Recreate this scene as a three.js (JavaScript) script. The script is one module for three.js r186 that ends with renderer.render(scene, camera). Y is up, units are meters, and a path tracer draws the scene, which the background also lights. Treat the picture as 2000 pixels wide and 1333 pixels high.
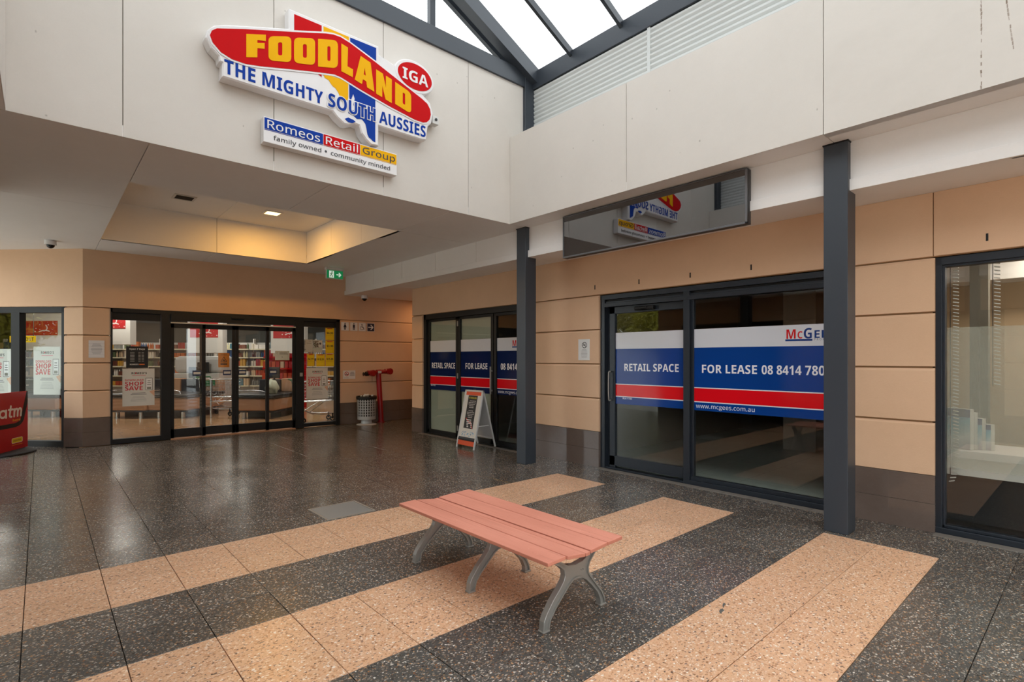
import * as THREE from 'three';
import { mergeGeometries } from 'three/addons/utils/BufferGeometryUtils.js';
import { RoundedBoxGeometry } from 'three/addons/geometries/RoundedBoxGeometry.js';
import { TextGeometry } from 'three/addons/geometries/TextGeometry.js';
import { FontLoader } from 'three/addons/loaders/FontLoader.js';
import { RectAreaLightUniformsLib } from 'three/addons/lights/RectAreaLightUniformsLib.js';
RectAreaLightUniformsLib.init();

// ------------------------------------------------------------------ camera, sky, exposure
const scene = new THREE.Scene();
const F = 1031.26, CX = 991.93, CY = 700.49, HEAD = 0.8463;              // level shift lens, in pixels of the 2000 x 1333 frame
const camera = new THREE.PerspectiveCamera(2 * Math.atan(CY / F) * 180 / Math.PI, 2000 / (2 * CY), 0.05, 300);
camera.position.set(0, 1.535, 0);
camera.lookAt(Math.cos(HEAD), 1.535, -Math.sin(HEAD));
camera.setViewOffset(2000, 2 * CY, 1000 - CX, 0, 2000, 1333);
scene.background = new THREE.Color(0.94, 1.02, 1.06);                     // even overcast sky
scene.backgroundIntensity = 3.1;
const renderer = new THREE.WebGLRenderer({ antialias: true });
renderer.toneMapping = THREE.LinearToneMapping;
renderer.toneMappingExposure = 1.13;
renderer.shadowMap.enabled = true;

// ------------------------------------------------------------------ helpers
let seed = 7;
const rnd = () => { seed = (seed + 0x6d2b79f5) | 0; let t = Math.imul(seed ^ (seed >>> 15), 1 | seed); t = (t + Math.imul(t ^ (t >>> 7), 61 | t)) ^ t; return ((t ^ (t >>> 14)) >>> 0) / 4294967296; };
const rr = (a, b) => a + (b - a) * rnd();
const used = new Map();
function numbered(n) { const k = used.get(n) || 0; used.set(n, k + 1); return k ? n + '_' + String(k).padStart(3, '0') : n; }
const flat = (g) => { const o = g.index ? g.toNonIndexed() : g; for (const k of Object.keys(o.attributes)) if (!['position', 'normal', 'uv'].includes(k)) o.deleteAttribute(k); return o; };
const join = (list) => (list.length === 1 ? list[0] : mergeGeometries(list.map(flat)));
function metric(g0, ox = 0, oy = 0) {                                     // uv in metres, by the way each triangle faces
  const g = flat(g0), p = g.attributes.position, n = g.attributes.normal, uv = new Float32Array(p.count * 2);
  for (let i = 0; i < p.count; i += 3) {
    let ax = 0, ay = 0, az = 0;
    for (let k = 0; k < 3; k++) { ax += Math.abs(n.getX(i + k)); ay += Math.abs(n.getY(i + k)); az += Math.abs(n.getZ(i + k)); }
    for (let k = 0; k < 3; k++) {
      const x = p.getX(i + k), y = p.getY(i + k), z = p.getZ(i + k);
      const [u, v] = ay >= ax && ay >= az ? [x, z] : ax >= az ? [z, y] : [x, y];
      uv[(i + k) * 2] = u + ox; uv[(i + k) * 2 + 1] = v + oy;
    }
  }
  g.setAttribute('uv', new THREE.BufferAttribute(uv, 2));
  return g;
}
const bb = (x0, x1, y0, y1, z0, z1) => new THREE.BoxGeometry(x1 - x0, y1 - y0, z1 - z0).translate((x0 + x1) / 2, (y0 + y1) / 2, (z0 + z1) / 2);
const rb = (x0, x1, y0, y1, z0, z1, r = 0.004) => new RoundedBoxGeometry(x1 - x0, y1 - y0, z1 - z0, 1, r).translate((x0 + x1) / 2, (y0 + y1) / 2, (z0 + z1) / 2);
const cyl = (r0, r1, h, n = 20) => new THREE.CylinderGeometry(r0, r1, h, n);
const V = (x, y, z) => new THREE.Vector3(x, y, z);
function rod(a, b, r, n = 8) {                                             // a cylinder from a to b
  const d = b.clone().sub(a), g = cyl(r, r, d.length(), n);
  g.applyQuaternion(new THREE.Quaternion().setFromUnitVectors(V(0, 1, 0), d.clone().normalize()));
  return g.translate((a.x + b.x) / 2, (a.y + b.y) / 2, (a.z + b.z) / 2);
}
const tube = (pts, r, seg = 16, n = 6) => new THREE.TubeGeometry(new THREE.CatmullRomCurve3(pts), seg, r, n);
const poly = (pts) => new THREE.Shape(pts.map((q) => new THREE.Vector2(q[0], q[1])));
const ext = (shape, depth, bevel = 0, cs = 10) => new THREE.ExtrudeGeometry(shape, { depth, curveSegments: cs, bevelEnabled: bevel > 0, bevelSize: bevel, bevelThickness: bevel, bevelSegments: 1 });
function mesh(name, geo, mat, parent) {
  const m = new THREE.Mesh(Array.isArray(geo) ? join(geo) : geo, mat);
  m.name = parent && parent !== scene ? name : numbered(name);
  if (parent && parent !== scene) { const same = parent.children.filter((c) => c.name === name || c.name.startsWith(name + '_')).length; if (same) m.name = name + '_' + String(same).padStart(3, '0'); }
  (parent || scene).add(m);
  return m;
}
function group(name, x = 0, y = 0, z = 0, turn = 0, parent = scene) {
  const o = new THREE.Group(); o.name = parent === scene ? numbered(name) : name; o.position.set(x, y, z); o.rotation.y = turn; parent.add(o); return o;
}
function tag(o, label, category, grp) { o.userData.label = label; o.userData.category = category; if (grp) o.userData.group = grp; return o; }
const structure = (o) => { o.userData.kind = 'structure'; return o; };
const stuff = (o) => { o.userData.kind = 'stuff'; return o; };
function copy(root, label) { const c = root.clone(); c.name = numbered(root.name.replace(/_\d{3}$/, '')); scene.add(c); if (label) c.userData = { ...root.userData, label }; else c.userData = { ...root.userData }; return c; }

// ------------------------------------------------------------------ textures
function canvasTex(w, h, draw, size, srgb = true) {
  const c = document.createElement('canvas'); c.width = w; c.height = h;
  draw(c.getContext('2d'), w, h);
  const t = new THREE.CanvasTexture(c);
  if (srgb) t.colorSpace = THREE.SRGBColorSpace;
  t.magFilter = THREE.LinearFilter; t.anisotropy = 8;
  if (size) { t.wrapS = t.wrapT = THREE.RepeatWrapping; t.repeat.set(1 / size, 1 / size); }
  return t;
}
function terrazzo(base, chips, n, rmin, rmax) {
  return (c, w, h) => {
    c.fillStyle = base; c.fillRect(0, 0, w, h);
    for (let i = 0; i < n; i++) {
      const x = rnd() * w, y = rnd() * h, r = rmin + (rmax - rmin) * Math.pow(rnd(), 2.2), k = 5 + Math.floor(rnd() * 3), a0 = rnd() * 6.28, st = rr(0.5, 1);
      c.fillStyle = chips[Math.floor(rnd() * chips.length)];
      for (const [ox, oy] of [[0, 0], [w, 0], [-w, 0], [0, h], [0, -h]]) {
        if (x + ox < -20 || x + ox > w + 20 || y + oy < -20 || y + oy > h + 20) continue;
        c.beginPath();
        for (let j = 0; j < k; j++) { const a = a0 + j / k * 6.28, q = r * (0.75 + 0.25 * Math.sin(j * 2.3 + a0)); c.lineTo(x + ox + Math.cos(a) * q, y + oy + Math.sin(a) * q * st); }
        c.fill();
      }
    }
  };
}
const darkChips = ['#57524c', '#5e5850', '#4e4943', '#63594e', '#7a7064', '#393633', '#4b4742', '#6e665c', '#8f887e', '#85796c', '#312f2d', '#bdb6aa', '#a1988c', '#d6d0c6', '#99714d', '#845a3e', '#a89f93', '#6b5a4a', '#77695a', '#5a4f45', '#b08c68'];
const tanChips = ['#e2b08a', '#e9c4a6', '#f0dcc6', '#bd875f', '#a27552', '#d9a680', '#e4b894', '#c4926b', '#efcfb2', '#f4e8da', '#b08060', '#dcb292', '#97796a', '#d8ae90', '#e6bb94', '#6a5346', '#cc9a76', '#e0aa80', '#d6a07c'];
const texDark = canvasTex(1024, 1024, terrazzo('#4f4e4c', darkChips, 21000, 1.6, 10), 1.1);
const texTan = canvasTex(1024, 1024, terrazzo('#dbae8a', tanChips, 20000, 2, 11.5), 1.1);
function mottled(base, spread, n = 256, cells = [4, 9, 23, 61]) {          // layered value noise
  const grids = cells.map((k) => { const a = new Float32Array(k * k); for (let i = 0; i < a.length; i++) a[i] = rnd(); return a; });
  const at = (g, k, u, v) => { const x = u * k, y = v * k, i = Math.floor(x), j = Math.floor(y), fx = x - i, fy = y - j, s = fx * fx * (3 - 2 * fx), t = fy * fy * (3 - 2 * fy), q = (a, b) => g[((b % k) + k) % k * k + ((a % k) + k) % k]; return (q(i, j) * (1 - s) + q(i + 1, j) * s) * (1 - t) + (q(i, j + 1) * (1 - s) + q(i + 1, j + 1) * s) * t; };
  return (c, w, h) => {
    const img = c.createImageData(w, h);
    for (let y = 0; y < h; y++) for (let x = 0; x < w; x++) {
      let v = 0, tot = 0; cells.forEach((k, m) => { const wt = 1 / (m + 1); v += wt * at(grids[m], k, x / w, y / h); tot += wt; });
      v = (v / tot - 0.5) * 2 + (rnd() - 0.5) * 0.35;
      for (let k = 0; k < 3; k++) img.data[(y * w + x) * 4 + k] = Math.max(0, Math.min(255, base[k] + spread * v));
      img.data[(y * w + x) * 4 + 3] = 255;
    }
    c.putImageData(img, 0, 0);
  };
}
const texCream = canvasTex(512, 512, (c, w, h) => { mottled([214, 208, 200], 5)(c, w, h); for (let i = 0; i < 10; i++) { c.fillStyle = 'rgba(110,105,95,.45)'; c.fillRect(rnd() * w, rnd() * h, 1 + rnd() * 2, 1 + rnd() * 3); } }, 2.6);
const texCeil = canvasTex(256, 256, mottled([238, 235, 232], 4), 2.6);
const texRender = canvasTex(512, 512, mottled([222, 184, 150], 6), 2.2);
const bumpRender = canvasTex(256, 256, mottled([128, 128, 128], 60, 256, [40, 90, 128]), 0.35, false);
const texBrown = canvasTex(256, 256, mottled([104, 90, 82], 8), 1.3);
const texSteel = canvasTex(256, 256, mottled([128, 128, 128], 26), 1.4, false);
const texWood = canvasTex(1024, 256, (c, w, h) => {
  mottled([212, 137, 115], 10, 256, [3, 7, 19])(c, w, h);
  for (let i = 0; i < 260; i++) { c.strokeStyle = `rgba(${rnd() < 0.5 ? '150,84,66' : '222,152,130'},${rr(0.06, 0.22)})`; c.lineWidth = rr(0.6, 1.8); const y = rnd() * h, l = rr(80, 500), x = rnd() * w; c.beginPath(); c.moveTo(x, y); c.bezierCurveTo(x + l / 3, y + rr(-3, 3), x + l * 0.66, y + rr(-3, 3), x + l, y + rr(-3, 3)); c.stroke(); }
  for (let i = 0; i < 60; i++) { c.fillStyle = `rgba(${rnd() < 0.6 ? '235,205,190' : '90,50,40'},${rr(0.2, 0.6)})`; c.fillRect(rnd() * w, rnd() * h, rr(1, 5), rr(1, 2)); }
}, 1.7);
texWood.repeat.set(1 / 1.7, 1 / 0.42);
const texStoreFloor = canvasTex(512, 512, (c, w, h) => { mottled([190, 148, 108], 8)(c, w, h); c.strokeStyle = 'rgba(110,80,56,.9)'; c.lineWidth = 3; c.strokeRect(0, 0, w, h); }, 0.6);
const texPale = canvasTex(512, 512, (c, w, h) => { mottled([196, 204, 194], 5)(c, w, h); c.strokeStyle = 'rgba(140,148,140,.9)'; c.lineWidth = 3; c.strokeRect(0, 0, w, h); }, 0.6);
const texPave = canvasTex(512, 512, (c, w, h) => { mottled([192, 187, 178], 9)(c, w, h); c.strokeStyle = '#6f6a62'; c.lineWidth = 5; c.strokeRect(0, 0, w, h); }, 0.5);
const texCloudy = canvasTex(256, 256, mottled([150, 150, 150], 40), 2.0, false);

// ------------------------------------------------------------------ materials
const std = (o) => new THREE.MeshStandardMaterial(o);
const phys = (o) => new THREE.MeshPhysicalMaterial(o);
const col = (hex) => new THREE.Color(hex);
const M = {
  dark: std({ map: texDark, roughness: 0.2 }), tan: std({ map: texTan, roughness: 0.34 }),
  grout: std({ color: 0x3a342c, roughness: 0.9 }), borderGrout: std({ color: 0x9a9184, roughness: 0.9 }),
  ceil: std({ map: texCeil, roughness: 0.6 }), cream: std({ map: texCream, roughness: 0.55 }), creamEdge: std({ color: 0x8d887c, roughness: 0.8 }),
  render: std({ map: texRender, roughness: 0.85, bumpMap: bumpRender, bumpScale: 0.0012 }), renderDeep: std({ color: 0xa9855f, roughness: 0.9 }),
  brown: std({ map: texBrown, roughness: 0.07 }), greyTile: std({ color: 0x7d766e, roughness: 0.4 }),
  steel: std({ color: 0x3c424a, roughness: 0.4, metalness: 0.1, bumpMap: texSteel, bumpScale: 0.0004 }),
  frame: std({ color: 0x2a3038, roughness: 0.32, metalness: 0.2 }), frameBlack: std({ color: 0x08090a, roughness: 0.55 }),
  glass: phys({ color: 0xfafcfb, transmission: 1, roughness: 0, thickness: 0, ior: 1.5 }),
  skyGlass: phys({ color: 0xf2f0ef, transmission: 1, roughness: 0.0, thickness: 0, ior: 1.5 }),
  white: std({ color: 0xe8e6e6, roughness: 0.4 }), offWhite: std({ color: 0xd8d6d0, roughness: 0.55 }),
  chrome: std({ color: 0xc8cacb, roughness: 0.22, metalness: 0.95 }), alu: std({ color: 0xa09e98, roughness: 0.4, metalness: 0.4 }),
  aluWhite: std({ color: 0xd2d2cf, roughness: 0.45, metalness: 0.1 }), louvre: std({ color: 0xcfd2d0, roughness: 0.5 }),
  black: std({ color: 0x0e0e0f, roughness: 0.4 }), rubber: std({ color: 0x151515, roughness: 0.8 }), charcoal: std({ color: 0x26262a, roughness: 0.7 }),
  red: phys({ color: 0xc60008, roughness: 0.6, specularIntensity: 0.25 }), yellow: phys({ color: 0xf0b200, roughness: 0.6, specularIntensity: 0.25 }), blue: phys({ color: 0x0a3a9a, roughness: 0.6, specularIntensity: 0.25 }), letterGrey: std({ color: 0x3c3c40, roughness: 0.5 }),
  hydrant: std({ color: 0x9a1218, roughness: 0.32 }), wood: std({ map: texWood, roughness: 0.62 }),
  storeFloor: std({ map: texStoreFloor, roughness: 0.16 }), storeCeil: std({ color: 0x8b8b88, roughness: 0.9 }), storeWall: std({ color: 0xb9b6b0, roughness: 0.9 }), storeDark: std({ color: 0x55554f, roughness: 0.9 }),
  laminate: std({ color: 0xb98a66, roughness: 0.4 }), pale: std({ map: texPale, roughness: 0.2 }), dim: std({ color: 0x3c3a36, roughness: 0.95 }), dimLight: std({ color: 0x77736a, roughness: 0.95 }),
  frost: std({ color: 0xa9b0a2, roughness: 0.35 }), pave: std({ map: texPave, roughness: 0.8 }), farWall: std({ color: 0xd9d5cc, roughness: 0.9 }),
  bark: std({ color: 0x5b4a3a, roughness: 0.95 }), green: std({ color: 0x1f6b3a, roughness: 0.5 }), plastic: std({ color: 0xb9bdbb, roughness: 0.5, transparent: true, opacity: 0.8 }),
};

// print on a thin sheet: local x right, y up, z out; the front carries the drawing
function printMat(wpx, hpx, draw, rough = 0.5) { return std({ map: canvasTex(wpx, hpx, draw), roughness: rough }); }
function sheet(name, w, h, mat, parent, depth = 0.004, edge = M.white) {
  const g = new THREE.BoxGeometry(w, h, depth), m = new THREE.Mesh(g, [edge, edge, edge, edge, mat, edge]);
  m.name = parent && parent !== scene ? name : numbered(name);
  if (parent && parent !== scene) { const same = parent.children.filter((c) => c.name === name || c.name.startsWith(name + '_')).length; if (same) m.name = name + '_' + String(same).padStart(3, '0'); }
  (parent || scene).add(m); return m;
}
function fit(c, s, x0, x1, base, cap, fill, weight = 'bold') {             // text between x0 and x1, cap high
  const fs = cap / 0.714; c.font = `${weight} ${fs}px sans-serif`; const w = c.measureText(s).width;
  c.save(); c.translate(x0, base); c.scale((x1 - x0) / w, 1); c.fillStyle = fill; c.textAlign = 'left'; c.textBaseline = 'alphabetic'; c.fillText(s, 0, 0); c.restore();
}
const font = await new FontLoader().loadAsync('fonts/droid/droid_sans_bold.typeface.json');
const fontR = await new FontLoader().loadAsync('fonts/droid/droid_sans_regular.typeface.json');
function letters(s, x0, x1, y0, y1, z, fnt = font, depth = 0.004, grow = 0) { // caps from y0 to y1
  const g = new TextGeometry(s, { font: fnt, size: 1, depth: 1, curveSegments: 4, bevelEnabled: grow > 0, bevelSize: grow, bevelThickness: 0.01, bevelSegments: 1 });
  g.computeBoundingBox(); const b = g.boundingBox, gcap = new TextGeometry('H', { font: fnt, size: 1, depth: 1 }); gcap.computeBoundingBox();
  g.translate(-b.min.x - (grow > 0 ? grow : 0), 0, 0).scale((x1 - x0) / (b.max.x - b.min.x - 2 * grow), (y1 - y0) / gcap.boundingBox.max.y, depth);
  return flat(g.translate(x0, y0, z));
}

// ------------------------------------------------------------------ levels and lines of the building (metres)
const C = 3.435, WX = 5.888, LX = -1.118, FX = 5.31, UX = 4.97, UXL = -0.2, ZA = -5.575, ZB = -11.7, ZEND = 7, MIDX = 2.385;
const T = 0.4, X0 = -0.0764, Z0 = -0.0414;

// ------------------------------------------------------------------ floor
const floor = structure(group('floor'));
mesh('floor_bed', metric(bb(-1.25, 9.5, -0.2, -0.012, -11.75, 11)), M.grout, floor);
mesh('floor_bed', metric(bb(-1.25, 0.5, -0.2, -0.012, -13.6, -11.75)), M.grout, floor);
function tileGeo(w, d, ox, oy) {
  const b = 0.0015, hx = w / 2, hz = d / 2, y1 = 0, yb = -0.0015, y0 = -0.012, P = [], q = (a, b2, c2, d2) => P.push(...a, ...b2, ...c2, ...a, ...c2, ...d2);
  const t = [[-hx + b, y1, -hz + b], [-hx + b, y1, hz - b], [hx - b, y1, hz - b], [hx - b, y1, -hz + b]], m = [[-hx, yb, -hz], [-hx, yb, hz], [hx, yb, hz], [hx, yb, -hz]], l = m.map((v) => [v[0], y0, v[2]]);
  q(...t); for (let i = 0; i < 4; i++) { const j = (i + 1) % 4; q(m[i], m[j], t[j], t[i]); q(l[i], l[j], m[j], m[i]); }
  const g = new THREE.BufferGeometry(); g.setAttribute('position', new THREE.BufferAttribute(new Float32Array(P), 3)); g.computeVertexNormals();
  return metric(g, ox, oy);
}
const tileSet = (w, d, n) => Array.from({ length: n }, () => tileGeo(w, d, rnd() * 7, rnd() * 7));
const sq = tileSet(T - 0.004, T - 0.004, 9), edgeW = tileSet(0.357, T - 0.003, 5), lastW = tileSet(0.44, T - 0.003, 5);
{
  const all = [];
  for (let j = -27; j <= 32; j++) for (let i = -3; i <= 19; i++) {
    let x = X0 + T * (i + 0.5), z = Z0 - T * (j + 0.5), g = sq, k = ((j % 4) + 4) % 4;
    if (i >= 13) { if (z > -9.8) { if (i > 14) continue; g = edgeW; x = X0 + T * 13 + 0.043 + 0.36 * (i - 13 + 0.5); if (x > WX) continue; } }
    if (i === 12) { g = lastW; x = X0 + T * 12 + 0.2215; }
    if (z < -11.62 && (x > 0.4 || z + 11.7 < x - 0.545 - 0.2)) continue;
    all.push({ x, z, g, tan: i < 13 && (k === 2 || k === 3) && j < 12, d: Math.hypot(x, z) });
  }
  for (const t of all) { const ang = Math.atan2(-t.z, t.x), off = HEAD - ang; t.seen = t.d > 1.6 && Math.abs(off) < 0.83 && t.z < 0.2; }
  all.sort((a, b) => a.d - b.d);
  const tones = (m, ks) => ks.map((k) => { const c = m.clone(); c.color = new THREE.Color(k, k, k); c.roughness = m.roughness * (0.8 + 0.5 * rnd()); return c; }), darkTones = tones(M.dark, [0.9, 0.97, 1.03, 1.1]), tanTones = tones(M.tan, [0.95, 0.98, 1.01, 1.03]);
  let n = 0; const far = [], farTan = [];
  for (const t of all) {
    const g = t.g[Math.floor(rnd() * t.g.length)];
    if (t.seen && n < 300) { n++; const m = mesh('floor_tile', g, (t.tan ? tanTones : darkTones)[Math.floor(rnd() * 4)], floor); m.position.set(t.x, rr(-0.0006, 0.0006), t.z); m.rotation.set(rr(-0.0035, 0.0035), 0, rr(-0.0035, 0.0035)); } else (t.tan ? farTan : far).push(g.clone().translate(t.x, 0, t.z));
  }
  stuff(mesh('far_dark_tiles', far, M.dark, floor));
  stuff(mesh('far_tan_tiles', farTan, M.tan, floor));
}
for (const [z0, z1] of [[-9.3, -6.05], [-4.71, -1.66], [-0.99, 1.6]]) { const n = Math.round((z1 - z0) / 0.3); for (let i = 0; i < n; i++) { const a = z0 + (z1 - z0) / n * i; mesh('threshold_tile', metric(rb(5.79, 5.9, -0.01, 0.004, a + 0.002, a + (z1 - z0) / n - 0.002, 0.002)), M.greyTile, floor); } }

// ------------------------------------------------------------------ walls of rendered blocks
// local frame of a facade: x right, y up, z towards the shopper
const COURSES = [[0.5, 0.978], [0.978, 1.462], [1.462, 1.948], [1.948, 2.436]];
function block(x0, x1, a, b) { return metric(ext(poly([[0.25, a], [0.002, a], [0, a + 0.002], [0, b - 0.036], [0.017, b - 0.014], [0.03, b - 0.014], [0.25, b - 0.014]]), x1 - x0).rotateY(Math.PI / 2).translate(x0, 0, 0), rnd() * 5, rnd() * 5); }
function pier(w, x0, x1) {                             // four courses of blocks over two rows of brown tiles
  mesh('pier_core', metric(bb(x0 + 0.02, x1 - 0.02, 0, 2.44, -0.25, -0.035)), M.renderDeep, w);
  for (const [a, b] of COURSES) mesh('render_block', block(x0, x1, a + 0.002, b), M.render, w);
  const n = Math.max(1, Math.round((x1 - x0) / 0.42));
  for (const [a, b] of [[0, 0.248], [0.25, 0.498]]) for (let i = 0; i < n; i++) { const s = (x1 - x0) / n; mesh('base_tile', metric(rb(x0 - 0.004 + s * i + 0.001, x0 + s * (i + 1) - 0.001 + (i === n - 1 ? 0.004 : 0), a, b, -0.25, 0.006, 0.002)), M.brown, w); }
}
function band(w, cuts, y0, y1) { for (let i = 0; i + 1 < cuts.length; i++) mesh('render_panel', metric(rb(cuts[i] + 0.003, cuts[i + 1] - 0.003, y0, y1, -0.25, 0, 0.004), rnd() * 5, rnd() * 5), M.render, w); }

const wallRight = structure(group('wall_right', WX, 0, 0, -Math.PI / 2));   // local x = world z
pier(wallRight, -9.71, -9.31); pier(wallRight, -6.06, -4.72); pier(wallRight, -1.66, -0.99); pier(wallRight, 1.6, 2.6); pier(wallRight, 5.2, 7);
band(wallRight, [-9.71, -1.0, 3, 7], 2.436, 3.0);
mesh('wall_core', metric(bb(-9.7, 7, 2.43, 3.9, -0.26, -0.02)), M.renderDeep, wallRight);
mesh('shop_front_infill', metric(bb(2.6, 5.2, 0, 2.44, -0.2, -0.1)), M.frameBlack, wallRight);
for (const z of [-4.789, -4.053, -3.323, -2.591, -1.86, -0.646]) mesh('bracket_slot', bb(z - 0.008, z + 0.008, 2.512, 2.574, -0.01, 0.002), M.black, wallRight);
const corridorWall = structure(group('wall_corridor', 0, 0, 0));
mesh('wall_panel', metric(bb(6.14, 9.4, 0, 3.4, -9.71, -9.45)), M.render, corridorWall);
mesh('wall_panel', metric(bb(9.2, 9.4, 0, 3.4, -11.9, -9.71)), M.render, corridorWall);

const wallBack = structure(group('wall_back', 0, 0, ZB));
pier(wallBack, 0.545, 0.93); 
mesh('pier_core', metric(bb(5.19, 9.35, 0, 2.44, -0.25, -0.035)), M.renderDeep, wallBack);
for (const [a, b] of COURSES) mesh('render_block', block(5.17, 9.3, a + 0.002, b), M.render, wallBack);
for (const [a, b] of [[0, 0.248], [0.25, 0.498]]) for (let i = 0; i < 8; i++) mesh('base_tile', metric(rb(5.17 + 0.52 * i, 5.17 + 0.52 * (i + 1) - 0.002, a, b, -0.25, 0.006, 0.002)), M.brown, wallBack);
mesh('render_panel', metric(rb(0.545, 9.3, 2.436, 3.9, -0.25, 0, 0.004)), M.render, wallBack);

const wallAngle = structure(group('wall_back_left', 0.545, 0, ZB, -Math.PI / 4));   // local x runs along the angled front, corner at 0
pier(wallAngle, -0.34, 0);
mesh('render_panel', metric(rb(-9, 0, 2.436, 3.9, -0.25, 0, 0.004)), M.render, wallAngle);
pier(wallAngle, -9, -4.4);

const wallLeft = structure(group('wall_left', LX, 0, 0, Math.PI / 2));     // local x = -world z
pier(wallLeft, 7.7, 8.4); pier(wallLeft, 4.1, 5.0); pier(wallLeft, -0.3, 1.2);
band(wallLeft, [-0.3, 1.2, 5.0, 8.4], 2.436, 3.0);
mesh('wall_core', metric(bb(-0.3, 8.4, 2.43, 3.9, -0.26, -0.02)), M.renderDeep, wallLeft);

// ------------------------------------------------------------------ cream upper walls and soffits
function panels(w, cuts, y0, y1, t = 0.1, paint = M.cream) { for (let i = 0; i + 1 < cuts.length; i++) mesh('wall_panel', metric(rb(cuts[i] + 0.003, cuts[i + 1] - 0.003, y0, y1, -t, 0, 0.003), rnd() * 9, rnd() * 9), paint, w); mesh('joint_backing', bb(cuts[0] + 0.02, cuts[cuts.length - 1] - 0.02, y0 + 0.01, y1 - 0.01, -t - 0.03, -0.014), M.creamEdge, w); }
const upBack = structure(group('wall_upper_back', 0, 0, ZA));
panels(upBack, [-0.43, 0.528, 1.77, 2.996, 4.238, 5.232], C, 5.46);
const texCrack = canvasTex(1024, 1024, (c, w, h) => {
  mottled([214, 208, 200], 5)(c, w, h);
  const crack = (x0, y0, x1, y1) => { const n = 26; for (let i = 0; i < n; i++) { if (rnd() < 0.22) continue; const t = i / n, u = (i + 0.9) / n; c.strokeStyle = `rgba(96,74,56,${rr(0.35, 0.85)})`; c.lineWidth = rr(2, 4.5); c.beginPath(); c.moveTo(x0 + (x1 - x0) * t + rr(-1, 1), y0 + (y1 - y0) * t); c.lineTo(x0 + (x1 - x0) * u, y0 + (y1 - y0) * u); c.stroke(); } };
  crack(0.502 * w, 0.42 * h, 0.502 * w, h); crack(0.545 * w, 0.2 * h, 0.585 * w, 0.83 * h);
});
const upRight = structure(group('wall_upper_right', UX, 0, 0, -Math.PI / 2));
panels(upRight, [ZA, -3.592, -1.58], C, 4.66);
sheet('wall_panel', 1.994, 1.225, std({ map: texCrack, roughness: 0.55 }), upRight, 0.1, M.cream).position.set(-0.58, (C + 4.66) / 2, -0.05);
panels(upRight, [0.42, 2.42, 4.42, 7], C, 4.66);
mesh('sill_board', metric(bb(ZA, 7, 4.64, 4.66, -0.48, -0.1)), M.cream, upRight);
const upLeft = structure(group('wall_upper_left', UXL, 0, 0, Math.PI / 2));
panels(upLeft, [-7, -5, -3, -1, 1, 3.3, -ZA], C, 4.66);
mesh('sill_board', metric(bb(-7, -ZA, 4.64, 4.66, -0.48, -0.1)), M.cream, upLeft);
const upFront = structure(group('wall_upper_front', 0, 0, ZEND, Math.PI));
panels(upFront, [-5.2, -4, -2.8, -1.6, -0.4, 0.7], C, 5.46);

const ceiling = structure(group('ceiling'));
const cp = (x0, x1, z0, z1, y = C) => mesh('ceiling_panel', metric(rb(x0 + 0.003, x1 - 0.003, y, y + 0.1, z0 + 0.003, z1 - 0.003, 0.003), rnd() * 9, rnd() * 9), M.ceil, ceiling);
const RX0 = 0.72, RX1 = 3.98, RZ0 = -10.56, RZ1 = -6.97, RY = 4.05, JX = 2.37;
cp(RX0, JX, RZ1, ZA); cp(JX, 3.99, RZ1, ZA); cp(3.99, 5.4, RZ1, ZA);
cp(RX0, JX, -11.75, RZ0); cp(JX, RX1, -11.75, RZ0); cp(RX1, 5.4, -11.75, RZ1);
cp(-1.9, RX0, -11.75, -8.3); cp(-1.2, RX0, -8.3, ZA); cp(-1.9, 0.5, -14.2, -11.75);
for (const [x0, x1] of [[RX0, JX], [JX, RX1]]) { cp(x0, x1, RZ0, RZ1, RY); mesh('recess_panel', metric(bb(x0 + 0.003, x1 - 0.003, C + 0.0, RY, RZ0 - 0.05, RZ0)), M.ceil, ceiling); mesh('recess_panel', metric(bb(x0, x1, C + 0.1, RY, RZ1, RZ1 + 0.05)), M.ceil, ceiling); }
{ const cuts = [RZ0, -9.37, -8.16, RZ1]; for (let i = 0; i < 3; i++) for (const x of [RX0 - 0.05, RX1]) mesh('recess_panel', metric(bb(x, x + 0.05, C + (x > 1 ? 0.0 : 0.1), RY, cuts[i] + 0.002, cuts[i + 1] - 0.002)), M.ceil, ceiling); }
mesh('ceiling_backing', [bb(-1.9, RX0 - 0.06, C + 0.12, C + 0.2, -14.2, ZA - 0.2), bb(RX1 + 0.06, 9.4, C + 0.12, C + 0.2, -11.9, ZA - 0.2), bb(RX0 - 0.1, RX1 + 0.1, RY + 0.1, RY + 0.2, RZ0 - 0.1, RZ1 + 0.1), bb(-1.2, 6.2, C + 0.12, C + 0.2, ZEND + 0.2, 10.5)], M.creamEdge, ceiling);
for (const [z0, z1] of [[ZA, -1.58], [-1.58, 3], [3, 7]]) { cp(UX + 0.0, 5.4, z0, z1); cp(-0.62, UXL, z0, z1); }
cp(5.28, 9.3, -11.75, -9.6, 3.0); cp(5.28, 6.1, -9.6, -5.6, 3.0); cp(5.28, 6.1, -5.6, -1.6, 3.0); cp(5.28, 6.1, -1.6, 3, 3.0); cp(5.28, 6.1, 3, 7, 3.0);
cp(-1.3, -0.51, -8.4, 7, 3.0); cp(-1.2, 6.1, ZEND, 10.5);
const lowRight = structure(group('wall_lower_fascia', FX, 0, 0, -Math.PI / 2));
panels(lowRight, [-11.7, -10.31, -9.14, -7.96, -6.78, -5.6, -3.6, -1.6, 1, 3, 7], 3.0, C, 0.03, M.ceil);
const lowLeft = structure(group('wall_lower_fascia', -0.54, 0, 0, Math.PI / 2));
panels(lowLeft, [-7, -3, 1.6, 5.6, 8.4], 3.0, C, 0.03);
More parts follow.
